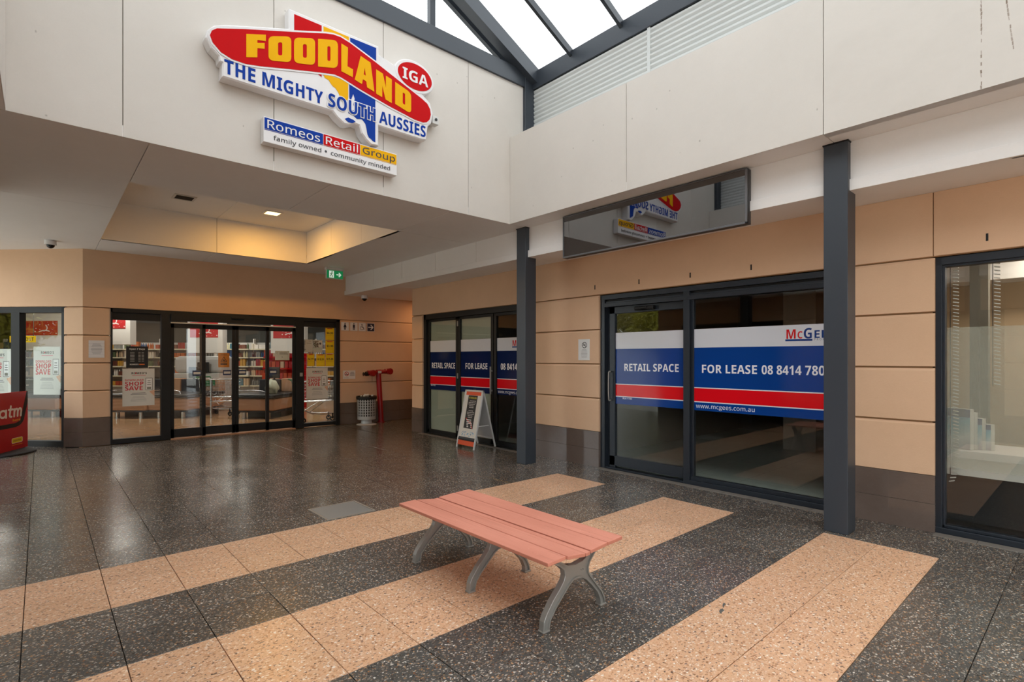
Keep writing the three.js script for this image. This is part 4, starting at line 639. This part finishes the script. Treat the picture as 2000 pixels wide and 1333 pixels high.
// ------------------------------------------------------------------ bin, fire hydrant, cash machine board
{
  const g = group('litter_bin', 5.67, 0, -11.36), N = 48, P = [], ys = [0.125, 0.2, 0.245, 0.26, 0.305, 0.32, 0.365, 0.38, 0.425, 0.44, 0.485, 0.5, 0.545, 0.56, 0.605, 0.625];
  const r = (y) => 0.206 + 0.016 * (y - 0.125) / 0.5, at = (a, y, k) => [Math.cos(a) * (r(y) + k), y, Math.sin(a) * (r(y) + k)];
  for (let j = 0; j + 1 < ys.length; j++) for (let i = 0; i < N; i++) {
    if (j % 2 === 1 && j > 0 && i % 2) continue;
    const a = i / N * 6.2832, b = (i + 1) / N * 6.2832, y0 = ys[j], y1 = ys[j + 1];
    for (const k of [0, -0.004]) { const v = [at(a, y0, k), at(b, y0, k), at(b, y1, k), at(a, y1, k)], o = k ? [0, 1, 2, 0, 2, 3] : [0, 2, 1, 0, 3, 2]; for (const t of o) P.push(...v[t]); }
  }
  const dg = new THREE.BufferGeometry(); dg.setAttribute('position', new THREE.BufferAttribute(new Float32Array(P), 3)); dg.computeVertexNormals(); metric(dg);
  mesh('drum', dg, std({ color: 0xb9bab8, roughness: 0.45, metalness: 0.2, side: THREE.DoubleSide }), g);
  mesh('liner_bag', cyl(0.2, 0.188, 0.5, 28).translate(0, 0.38, 0), M.rubber, g);
  mesh('bag_rim', [new THREE.LatheGeometry([[0.2, 0.66], [0.226, 0.665], [0.236, 0.64], [0.232, 0.6], [0.224, 0.585]].map((v) => new THREE.Vector2(v[0], v[1])), 36)], std({ color: 0x121213, roughness: 0.5, side: THREE.DoubleSide }), g);
  mesh('foot', [new THREE.LatheGeometry([[0, 0.03], [0.14, 0.03], [0.225, 0.012], [0.228, 0], [0, 0]].map((v) => new THREE.Vector2(v[0], v[1])), 32), cyl(0.11, 0.13, 0.1, 24).translate(0, 0.075, 0)], M.aluWhite, g);
  const lit = [[-0.04, 0.02, 0.05], [0.05, -0.06, 0.04], [0.13, 0.03, 0.03], [-0.13, 0.0, 0.025]];
  for (const [x, z, s] of lit) { const b = new THREE.DodecahedronGeometry(s, 1), p = b.attributes.position; for (let i = 0; i < p.count; i++) { const k = 1 + 0.25 * Math.sin(p.getX(i) * 190 + p.getY(i) * 130); p.setXYZ(i, p.getX(i) * k, p.getY(i) * k * 0.8, p.getZ(i) * k); } b.computeVertexNormals(); mesh('crumpled_paper', b.translate(x, 0.67, z), M.offWhite, g); }
  tag(g, 'round perforated silver litter bin with a black bag beside the red hydrant', 'bin');
}
{
  const g = group('fire_hydrant', 6.09, 0, -11.57), Y = 1.2;
  mesh('riser', [rod(V(0.06, 0, 0.01), V(-0.005, Y, 0), 0.062, 18), cyl(0.09, 0.09, 0.02, 20).translate(0.06, 0.01, 0.01)], M.hydrant, g);
  mesh('tee', [rod(V(-0.2, Y - 0.01, 0), V(0.22, Y + 0.02, 0), 0.05, 16), rod(V(-0.06, Y, 0), V(0.05, Y + 0.005, 0), 0.062, 16)], M.hydrant, g);
  for (const x of [-0.21, 0.24]) { const v = mesh('valve', [cyl(0.075, 0.075, 0.09, 20).rotateX(Math.PI / 2).translate(x + 0.02, Y + (x > 0 ? 0.02 : -0.015), 0.06), cyl(0.06, 0.06, 0.12, 18).rotateZ(Math.PI / 2).translate(x - 0.02, Y + (x > 0 ? 0.02 : -0.01), 0)], M.hydrant, g); mesh('cap', cyl(0.055, 0.055, 0.02, 18).rotateX(Math.PI / 2).translate(x + 0.02, Y + (x > 0 ? 0.02 : -0.015), 0.112), M.hydrant, v); }
  mesh('black_nozzle', [cyl(0.055, 0.05, 0.07, 16).rotateZ(Math.PI / 2).translate(-0.3, Y - 0.03, 0), cyl(0.045, 0.02, 0.07, 14).rotateZ(Math.PI / 2).translate(-0.36, Y - 0.035, 0)], M.black, g);
  mesh('name_tag', rb(-0.05, 0.04, Y - 0.02, Y + 0.035, 0.055, 0.068, 0.003), M.offWhite, g);
  mesh('chain', rod(V(-0.18, Y - 0.07, 0.02), V(-0.18, 0.98, 0.02), 0.003, 5), M.charcoal, g);
  tag(g, 'red fire hydrant pipe with two valves standing against the tan wall', 'hydrant');
}
{
  const g = group('cash_machine_board', -0.36, 0, -11.68, 1.122), Wd = 0.85, h0 = 0.05, h1 = 0.985;
  const art = printMat(640, 960, (c, w, h) => {
    c.fillStyle = '#b3161c'; c.fillRect(0, 0, w, h); c.strokeStyle = '#0c0a0a'; c.lineWidth = 70; c.lineJoin = 'round'; c.beginPath(); c.moveTo(-40, h * 0.57); c.lineTo(w * 0.55, h * 0.575); c.quadraticCurveTo(w * 0.78, h * 0.575, w * 0.83, h * 0.47); c.lineTo(w * 1.02, 0); c.stroke();
    c.fillStyle = '#b3161c'; c.fillRect(w * 0.9, h * 0.62, w * 0.1, h * 0.38);
    c.strokeStyle = '#e6e2e0'; c.lineWidth = 34; c.lineCap = 'round'; const B = h * 0.42;
    c.beginPath(); c.arc(w * 0.24, B - 62, 56, 0, 7); c.moveTo(w * 0.24 + 58, B - 118); c.lineTo(w * 0.24 + 58, B); c.moveTo(w * 0.47, B - 175); c.lineTo(w * 0.44, B - 40); c.quadraticCurveTo(w * 0.43, B, w * 0.49, B - 2); c.moveTo(w * 0.41, B - 120); c.lineTo(w * 0.53, B - 122); c.stroke();
    c.beginPath(); c.moveTo(w * 0.57, B); c.lineTo(w * 0.58, B - 120); c.moveTo(w * 0.58, B - 80); c.quadraticCurveTo(w * 0.6, B - 126, w * 0.65, B - 122); c.quadraticCurveTo(w * 0.69, B - 118, w * 0.68, B - 60); c.lineTo(w * 0.675, B); c.moveTo(w * 0.685, B - 80); c.quadraticCurveTo(w * 0.71, B - 126, w * 0.755, B - 122); c.quadraticCurveTo(w * 0.8, B - 116, w * 0.785, B - 60); c.lineTo(w * 0.775, B); c.stroke();
    fit(c, 'here', w * 0.52, w * 0.77, h * 0.505, h * 0.04, '#e6a414');
    c.fillStyle = '#e8c81a'; c.strokeStyle = '#efe6d8'; c.lineWidth = 8; c.beginPath(); c.roundRect(w * 0.5, h * 0.8, w * 0.33, h * 0.085, 20); c.fill(); c.stroke(); fit(c, 'CASHCARD', w * 0.54, w * 0.79, h * 0.86, h * 0.03, '#5a3a10'); c.fillStyle = '#e6a414'; c.fillRect(w * 0.5, h * 0.915, w * 0.33, 7);
  });
  sheet('board', Wd, h1 - h0, art, g, 0.03, M.red).position.set(0, (h0 + h1) / 2, 0);
  mesh('base', new THREE.LatheGeometry([[0, 0.05], [0.3, 0.045], [0.36, 0.02], [0.36, 0], [0, 0]].map((v) => new THREE.Vector2(v[0], v[1])), 40).scale(1.25, 1, 0.75), M.charcoal, g);
  tag(g, 'red cash machine board reading atm here on a dark base', 'sign');
}

// ------------------------------------------------------------------ the supermarket behind the glass
const SA = -Math.PI / 4, Q = Math.SQRT1_2;
{
  const room = structure(group('wall_supermarket'));
  const pl = poly([[0.6, 11.9], [9.3, 11.9], [9.3, 20.6], [-6, 35.9], [-6, 18.5]]);
  mesh('store_floor', metric(ext(pl, 0.2).rotateX(-Math.PI / 2).translate(0, -0.2, 0)), M.storeFloor, room);
  mesh('sill_floor', metric(bb(0.6, 9.3, -0.2, -0.001, -11.9, -11.75)), M.storeFloor, room);
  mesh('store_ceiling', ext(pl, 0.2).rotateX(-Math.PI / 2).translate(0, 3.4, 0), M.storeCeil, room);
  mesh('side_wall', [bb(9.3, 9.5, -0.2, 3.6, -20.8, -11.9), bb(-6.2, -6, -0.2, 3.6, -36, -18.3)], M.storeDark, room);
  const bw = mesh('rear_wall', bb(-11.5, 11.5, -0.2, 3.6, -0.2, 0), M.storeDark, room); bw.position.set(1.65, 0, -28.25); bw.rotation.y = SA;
}
for (const [x, z] of [[-0.8, -18.8], [1.4, -16.8], [3.5, -14.9], [5.7, -13], [-1, -23.5], [1.7, -21.2], [4.5, -18.8], [7.1, -16.4], [2, -24.9], [5.2, -21.9]]) {
  const g = group('ceiling_light', x, 3.4, z, SA);
  mesh('tray', bb(-0.62, 0.62, -0.06, -0.001, -0.16, 0.16), M.white, g); mesh('diffuser', bb(-0.6, 0.6, -0.072, -0.061, -0.14, 0.14), std({ color: 0xffffff, emissive: 0xf4f6ff, emissiveIntensity: 1.6 }), g);
  const a = new THREE.RectAreaLight(0xfff6ea, 30, 1.2, 0.28); a.position.set(0, -0.08, 0); a.rotation.x = -Math.PI / 2; g.add(a);
  tag(g, 'fluorescent ceiling light inside the supermarket, above the shop window view', 'light', 'fluorescent lights inside the supermarket');
}
// checkouts
{
  const g = group('checkout', 1.78, 0, -16.72, SA);
  mesh('counter', [rb(-0.55, 0.55, 0.2, 0.52, -1.3, 0.25, 0.05)], M.laminate, g); mesh('top', rb(-0.57, 0.57, 0.52, 0.62, -1.32, 0.28, 0.03), M.black, g); mesh('skirt', bb(-0.54, 0.54, 0.16, 0.2, -1.28, 0.22), M.charcoal, g);
  mesh('rear_panel', [rb(0.1, 0.58, 0.62, 0.98, -1.3, -1.0, 0.02)], M.laminate, g); mesh('bag_stand', [rb(-0.5, 0.08, 0.62, 0.95, -1.25, -0.95, 0.01)], M.charcoal, g);
  for (const x of [-0.32, 0.32]) mesh('leg', cyl(0.055, 0.055, 0.2, 16).translate(x, 0.1, 0.1), M.chrome, g); mesh('plinth', bb(-0.45, 0.45, 0, 0.16, -1.2, -0.3), M.black, g);
  mesh('rail', tube([V(-0.5, 0.62, 0.2), V(-0.48, 0.68, 0.2), V(0.3, 0.68, 0.2), V(0.32, 0.62, 0.2)], 0.012), M.chrome, g);
  mesh('screen', rb(-0.1, 0.2, 1.0, 1.3, -0.75, -0.71, 0.01), M.black, g); mesh('screen_post', cyl(0.025, 0.025, 0.45, 10).translate(0.05, 0.82, -0.72), M.black, g);
  tag(g, 'tan checkout counter with black top seen through the fixed pane left of the sliding doors', 'checkout');
  for (const [x, z, l] of [[0.09, -18.48, 'tan checkout counter on chrome legs seen through the angled window'], [2.6, -16.05, 'tan checkout counter behind the leftmost sliding door pane'], [4.2, -14.44, 'tan checkout counter behind the two right sliding door panes']]) copy(g, l).position.set(x, 0, z);
}
// shopping trolleys
{
  const g = group('shopping_trolley', 3.66, 0, -15.85, SA + 1.5), B = [], c = (y, k) => [V(-0.26 * k, y, -0.45), V(0.26 * k, y, -0.45), V(0.2 * k, y, 0.45), V(-0.2 * k, y, 0.45)];
  const lo = c(0.5, 0.85), hi = c(0.98, 1.05), n = 12;
  for (let s = 0; s < 4; s++) { const a = lo[s], b = lo[(s + 1) % 4], d = hi[s], e = hi[(s + 1) % 4]; for (let i = 0; i <= n; i++) B.push(rod(a.clone().lerp(b, i / n), d.clone().lerp(e, i / n), 0.0035, 4)); for (let i = 0; i <= 6; i++) B.push(rod(a.clone().lerp(d, i / 6), b.clone().lerp(e, i / 6), i % 6 ? 0.004 : 0.008, 4)); }
  for (let i = 0; i <= n; i++) B.push(rod(lo[0].clone().lerp(lo[1], i / n), lo[3].clone().lerp(lo[2], i / n), 0.0035, 4));
  mesh('basket', B, M.chrome, g);
  mesh('chassis', [tube([V(-0.22, 0.98, -0.48), V(-0.24, 0.6, -0.42), V(-0.25, 0.3, -0.3), V(-0.25, 0.2, 0.0), V(-0.16, 0.18, 0.42)], 0.012), tube([V(0.22, 0.98, -0.48), V(0.24, 0.6, -0.42), V(0.25, 0.3, -0.3), V(0.25, 0.2, 0), V(0.16, 0.18, 0.42)], 0.012), rod(V(-0.25, 0.2, -0.1), V(0.25, 0.2, -0.1), 0.012), rod(V(-0.17, 0.19, 0.38), V(0.17, 0.19, 0.38), 0.012), rod(V(-0.24, 0.24, -0.2), V(-0.18, 0.5, 0.2), 0.01), rod(V(0.24, 0.24, -0.2), V(0.18, 0.5, 0.2), 0.01)], M.chrome, g);
  mesh('handle', [rod(V(-0.28, 1.03, -0.54), V(0.28, 1.03, -0.54), 0.02, 10), rod(V(-0.25, 1.03, -0.54), V(-0.25, 0.96, -0.44), 0.012), rod(V(0.25, 1.03, -0.54), V(0.25, 0.96, -0.44), 0.012)], M.green, g);
  for (const [x, z] of [[-0.25, -0.32], [0.25, -0.32], [-0.17, 0.38], [0.17, 0.38]]) mesh('wheel', [new THREE.TorusGeometry(0.045, 0.018, 8, 18).rotateY(Math.PI / 2).translate(x, 0.063, z), bb(x - 0.02, x + 0.02, 0.06, 0.2, z - 0.012, z + 0.012)], M.rubber, g);
  mesh('child_seat', rb(-0.2, 0.2, 0.78, 0.94, -0.34, -0.32, 0.01), M.green, g);
  tag(g, 'wire shopping trolley behind the second sliding door pane from the left', 'trolley');
  const b = copy(g, 'wire shopping trolley close behind the fixed pane with yellow tickets'); b.position.set(5.0, 0, -12.75); b.rotation.y = 1.45;
  const d = copy(g, 'wire shopping trolley half hidden by the pier in the angled window'); d.position.set(0.42, 0, -18.3); d.rotation.y = 0.4;
}
{ const g = group('barrier_post', 3.29, 0, -15.25, SA); mesh('post', cyl(0.03, 0.03, 1.0, 14).translate(0, 0.5, 0), M.chrome, g); mesh('rail', [rod(V(0, 0.42, 0), V(0.62, 0.45, 0.1), 0.018), rod(V(-0.05, 0.99, 0), V(0.75, 0.99, 0.1), 0.018)], M.chrome, g); tag(g, 'chrome barrier post with rails behind the second sliding door pane', 'barrier'); }
// hanging box signs
{
  const art = printMat(256, 128, (c, w, h) => { c.fillStyle = '#b81a22'; c.fillRect(0, 0, w, h); c.strokeStyle = '#e8e0dc'; c.lineWidth = 9; c.lineCap = 'round'; c.beginPath(); c.moveTo(w * 0.45, h * 0.75); c.quadraticCurveTo(w * 0.6, h * 0.6, w * 0.75, h * 0.72); c.moveTo(w * 0.65, h * 0.3); c.quadraticCurveTo(w * 0.72, h * 0.5, w * 0.66, h * 0.62); c.stroke(); for (let i = 0; i < 14; i++) { c.fillStyle = '#e8e0dc'; c.beginPath(); c.arc(w * (0.3 + 0.68 * rnd()), h * rnd(), 2 + rnd() * 4, 0, 7); c.fill(); } });
  const g = group('hanging_sign', 3.45, 0, -16.44, SA);
  mesh('sign_box', rb(-0.5, 0.5, 1.68, 2.75, -0.12, 0.1, 0.01), M.offWhite, g); sheet('red_poster', 0.8, 0.42, art, g, 0.006).position.set(-0.02, 2.32, 0.105);
  mesh('hanger', [bb(-0.4, -0.38, 2.75, 3.4, -0.02, 0), bb(0.38, 0.4, 2.75, 3.4, -0.02, 0)], M.chrome, g);
  tag(g, 'white hanging board with a red poster above the left sliding doors', 'sign');
  copy(g, 'white hanging board with a red poster behind the right sliding door pane').position.set(5.36, 0, -15.55);
  const c1 = copy(g, 'red poster board hanging at the top left of the fixed supermarket pane'); c1.position.set(1.5, 0.22, -17.6);
  const c2 = copy(g, 'white hanging board with a red poster in the angled window'); c2.position.set(0.1, 0.1, -20.61); c2.scale.set(1.3, 1, 1);
}
// kiosk, grey registers and promotion stand
{ const g = group('service_kiosk', 3.73, 0, -18.07, SA); mesh('body', rb(-0.7, 0.7, 0, 1.1, -0.4, 0.4, 0.03), M.offWhite, g); mesh('cover', [rb(-0.75, 0.75, 1.1, 1.6, -0.35, 0.35, 0.12)], M.aluWhite, g); mesh('screen', rb(0.05, 0.4, 1.12, 1.42, 0.4, 0.44, 0.01), M.black, g); tag(g, 'pale grey service kiosk behind the left sliding doors', 'kiosk'); }
{
  const g = group('promotion_stand', 5.56, 0, -16.71, SA), pk = [std({ color: 0xb8161c, roughness: 0.5 }), std({ color: 0xc84a22, roughness: 0.5 }), std({ color: 0xd8b89a, roughness: 0.5 })];
  mesh('back_panel', bb(-0.6, 0.6, 0, 1.75, -0.35, -0.3), M.red, g); for (let i = 0; i < 4; i++) mesh('shelf', rb(-0.6, 0.6, 0.5 + 0.35 * i, 0.54 + 0.35 * i, -0.32, 0.2 - 0.06 * i, 0.005), M.red, g); mesh('base', bb(-0.6, 0.6, 0, 0.5, -0.3, 0.25), M.red, g);
  tag(g, 'red promotion stand behind the rightmost sliding door pane', 'display stand');
  const boxG = rb(-0.055, 0.055, 0, 0.2, -0.04, 0.04, 0.006); let proto = null;
  for (let s = 0; s < 4; s++) for (let i = 0; i < 9; i++) { const u = -0.54 + 0.135 * i + rr(-0.01, 0.01), v = 0.12 - 0.06 * s, m = mesh('snack_packet', boxG, pk[Math.floor(rnd() * 3)]); m.position.set(5.56 + u * Q - v * Q, 0.541 + 0.35 * s, -16.71 + u * Q + v * Q); m.rotation.y = SA; tag(m, 'red or tan packet on the red promotion stand', 'packet', 'packets on the red promotion stand'); }
}
{ const g = group('plastic_bag', 4.5, 0.62, -14.35, SA), s = new THREE.SphereGeometry(0.16, 20, 14), p = s.attributes.position; for (let i = 0; i < p.count; i++) { const x = p.getX(i), y = p.getY(i), z = p.getZ(i), k = 1 + 0.18 * Math.sin(x * 40 + y * 17) * Math.cos(z * 33); p.setXYZ(i, x * k * (1 - y * 1.1), y * 1.2 * k + 0.17, z * k * (1 - y)); } s.computeVertexNormals(); mesh('bag', s, std({ color: 0xc8ccb4, roughness: 0.5 }), g); tag(g, 'crumpled white plastic bag on the checkout behind the right sliding door', 'bag'); }
{ const g = group('hanging_sign', -0.35, 0, -19.2, SA); sheet('yellow_board', 0.75, 0.17, printMat(256, 58, (c, w, h) => { c.fillStyle = '#e8c414'; c.fillRect(0, 0, w, h); fit(c, 'WALK OUT', w * 0.1, w * 0.92, h * 0.74, h * 0.5, '#1c1a14'); }), g, 0.02).position.set(0, 2.05, 0); mesh('hanger', [bb(-0.3, -0.29, 2.13, 3.4, -0.005, 0.005), bb(0.29, 0.3, 2.13, 3.4, -0.005, 0.005)], M.chrome, g); tag(g, 'small yellow hanging board at the left edge of the angled window', 'sign'); }
{ const g = group('crate', -0.144, 0.622, -18.78, SA); mesh('tub', rb(-0.32, 0.32, 0, 0.36, -0.2, 0.2, 0.02), std({ color: 0x1f3320, roughness: 0.6 }), g); mesh('label', bb(-0.08, 0.08, 0.2, 0.23, 0.2, 0.205), M.offWhite, g); tag(g, 'dark green crate beside the checkout in the angled window', 'crate'); }
// shelves of groceries
{
  const pals = [0x9c2a24, 0xc89a3c, 0xd8d0c0, 0x5a6a4a, 0x3a5a8a, 0xb8622c, 0x6a3a2a, 0xe0d8b0, 0x8a8a84, 0x2a2a2c, 0xc8b090, 0x4a7a8a, 0xa8482c, 0xe8e4dc].map((h) => std({ color: h, roughness: 0.5 }));
  const bay = group('grocery_shelf', -1.75, 0, -28.52, SA); const YS = [0.12, 0.5, 0.88, 1.24, 1.58, 1.9];
  mesh('back_panel', bb(-0.6, 0.6, 0, 2.15, -0.42, -0.4), M.storeWall, bay); for (const x of [-0.6, 0.6]) mesh('upright', rb(x - 0.02, x + 0.02, 0, 2.3, -0.4, -0.34, 0.004), M.offWhite, bay); for (const y of YS) mesh('shelf', rb(-0.6, 0.6, y - 0.035, y, -0.4, 0.03, 0.004), M.offWhite, bay); mesh('price_rail', YS.map((y) => bb(-0.59, 0.59, y - 0.04, y + 0.004, 0.03, 0.036)), std({ color: 0xd8d4b8, roughness: 0.5 }), bay);
  const G = [[0.1, 0.24], [0.075, 0.2], [0.13, 0.16], [0.09, 0.27], [0.06, 0.22]].map(([w, h], i) => i === 4 ? new THREE.LatheGeometry([[0, 0], [0.035, 0], [0.036, 0.14], [0.015, 0.18], [0.015, 0.22], [0, 0.22]].map((v) => new THREE.Vector2(v[0], v[1])), 8) : rb(-w / 2, w / 2, 0, h, -0.06, 0.06, 0.006));
  const WD = [0.1, 0.075, 0.13, 0.09, 0.075]; let n = 0; const rest = [];
  const bays = [[-1.75, -28.52], [-0.84, -27.72], [0.07, -26.91], [0.98, -26.11], [1.89, -25.3], [2.8, -24.5], [3.71, -23.69], [4.62, -22.89], [5.53, -22.08], [6.44, -21.28], [7.35, -20.47], [8.2, -19.72]];
  const where = ['at the far left in the angled window', 'second from the left behind the glass', 'third from the left behind the glass', 'fourth from the left behind the glass', 'behind the left fixed pane', 'right of the left fixed pane', 'behind the first sliding pane', 'behind the second sliding pane', 'behind the third sliding pane', 'behind the fourth sliding pane', 'behind the right fixed pane', 'last of the row at the far right'];
  bays.forEach(([x, z], k) => {
    const b = k ? copy(bay) : bay; b.position.set(x, 0, z); tag(b, 'pale grocery shelf bay ' + where[k], 'shelf');
    for (const y of YS.slice(1)) { let kind = Math.floor(rnd() * 5), mt = Math.floor(rnd() * pals.length), run = 0; for (let u = -0.54; u < 0.54;) {
      if (run-- <= 0) { kind = Math.floor(rnd() * 5); mt = Math.floor(rnd() * pals.length); run = 1 + Math.floor(rnd() * 3); }
      const d = -0.1 + rr(-0.02, 0.02), px = x + u * Q - d * Q, pz = z + u * Q + d * Q; u += WD[kind] + 0.014;
      if (n < 300 && y > 0.6) { n++; const m = mesh('grocery_packet', G[kind], pals[mt]); m.position.set(px, y + 0.001, pz); m.rotation.y = SA; tag(m, 'small coloured packet or bottle on a supermarket shelf', 'packet', 'groceries on the supermarket shelves'); }
      else { const q = flat(G[kind].clone()).rotateY(SA).translate(px, y + 0.001, pz), cc = new Float32Array(q.attributes.position.count * 3); for (let i = 0; i < cc.length; i++) cc[i] = pals[mt].color.toArray()[i % 3]; q.setAttribute('color', new THREE.BufferAttribute(cc, 3)); rest.push(q); }
    } }
  });
  const r = stuff(mesh('grocery_packets_far', mergeGeometries(rest), std({ vertexColors: true, roughness: 0.5 }))); tag(r, 'further rows of packets on the supermarket shelves', 'packets');
}

// ------------------------------------------------------------------ open air on the left and behind: seen only in the glass
{
  const out = structure(group('forecourt'));
  mesh('paving', metric(bb(-45, -1.25, -0.3, -0.02, -40, 40)), M.pave, out); mesh('paving', metric(bb(-1.25, 40, -0.3, -0.02, 11, 40)), M.pave, out);
  const w = structure(group('wall_neighbour')); mesh('wall_panel', metric(bb(-22.4, -22, -0.02, 4.6, -30, 20)), M.farWall, w); mesh('coping', bb(-22.5, -21.9, 4.6, 4.7, -30, 20), M.creamEdge, w);
  const leaf = (() => { const g = new THREE.BufferGeometry(); g.setAttribute('position', new THREE.BufferAttribute(new Float32Array([0, 0, 0, 0.035, 0.02, 0.05, 0, 0.01, 0.12, 0, 0, 0, 0, 0.01, 0.12, -0.035, 0.02, 0.05]), 3)); g.computeVertexNormals(); return metric(g); })();
  const leafMat = [0xc0b83c, 0x88a838, 0xb4a848].map((h) => phys({ color: h, roughness: 0.7, transmission: 0.3, thickness: 0, side: THREE.DoubleSide }));
  function tree(x, z, h, rad, k, label, bush) {
    const t = group(bush ? 'shrub' : 'tree', x, -0.02, z), n = bush ? 2600 : 5200, im = new THREE.InstancedMesh(leaf, leafMat[k], n), o = new THREE.Object3D();
    for (let i = 0; i < n; i++) { const a = rnd() * 6.283, b = Math.acos(2 * rnd() - 1), q = rad * Math.cbrt(0.25 + 0.75 * rnd()) * (0.8 + 0.2 * Math.sin(a * 5) * Math.sin(b * 4)); o.position.set(Math.sin(b) * Math.cos(a) * q, h + Math.cos(b) * q * 0.8, Math.sin(b) * Math.sin(a) * q); o.rotation.set(rnd() * 6, rnd() * 6, rnd() * 6); o.scale.setScalar(rr(1.2, 2.6)); o.updateMatrix(); im.setMatrixAt(i, o.matrix); }
    im.name = 'foliage'; stuff(im); t.add(im);
    mesh(bush ? 'stem' : 'trunk', bush ? [rod(V(0, 0, 0), V(0.1, h, 0.05), 0.03, 6), rod(V(0, 0, 0), V(-0.15, h, -0.1), 0.025, 6)] : [cyl(0.09, 0.16, h, 10).translate(0, h / 2, 0), rod(V(0, h * 0.7, 0), V(rad * 0.5, h + 0.2, 0.2), 0.05, 6), rod(V(0, h * 0.6, 0), V(-rad * 0.5, h + 0.1, -0.3), 0.05, 6)], M.bark, t);
    tag(t, label, bush ? 'shrub' : 'tree');
  }
  tree(-9.5, -13.2, 3.2, 2.0, 0, 'yellow green tree mirrored in the angled supermarket window');
  tree(-13, -16.5, 3.6, 2.4, 2, 'olive tree mirrored beside the yellow green one');
  tree(-11, -9.5, 1.3, 1.1, 1, 'green shrub mirrored in the sliding glass door', true);
  tree(-10.5, -7.6, 1.2, 0.9, 1, 'second green shrub along the forecourt', true);
  const p = group('steel_column', -1.75, 0, -13.3); mesh('post', rb(-0.08, 0.08, -0.02, C, -0.08, 0.08, 0.006), M.steel, p); tag(p, 'dark post at the outer edge of the canopy, seen in the door glass', 'column');
  { const t = sheet('shop_sign', 1.5, 0.3, printMat(512, 102, (c, w, h) => { c.fillStyle = '#cfd6d6'; c.fillRect(0, 0, w, h); fit(c, 'TABLE', w * 0.3, w * 0.7, h * 0.75, h * 0.5, '#2a3034'); }), scene, 0.03); t.rotation.y = Math.PI / 2; t.position.set(-0.52, 3.12, -4.0); tag(t, 'pale shop sign reading TABLE on the opposite fascia, mirrored in the door glass', 'sign'); }
  // dark windows of the opposite shops
  const ow = structure(group('window_3', LX - 0.06, 0, 0, Math.PI / 2));
  for (const [a, b] of [[1.2, 4.1], [5.0, 7.7]]) { mesh('frame', [fb(a, a + 0.06, 0, 2.43, -0.1, 0.02), fb(b - 0.06, b, 0, 2.43, -0.1, 0.02), fb(a, b, 2.36, 2.43, -0.1, 0.02), fb(a, b, 0, 0.06, -0.1, 0.02)], M.frameBlack, ow); mesh('pane', bb(a + 0.06, b - 0.06, 0.06, 2.36, -0.04, -0.032), M.glass, ow); }
  const ro = structure(group('wall_opposite_shop')); mesh('room', [bb(-5.2, -5, -0.02, 3.2, -8.4, 0.3), bb(-5.2, -1.4, 2.9, 3.2, -8.4, 0.3), bb(-5.2, -1.25, -0.05, 0.0, -8.4, 0.3), bb(-5.2, -1.3, 0, 3.7, -8.4, -8.2), bb(-5.2, -1.3, 0, 3.7, 0.1, 0.3)], M.dim, ro);
}

scene.traverse((o) => { if (o.isMesh) { o.castShadow = true; o.receiveShadow = true; } });
renderer.render(scene, camera);
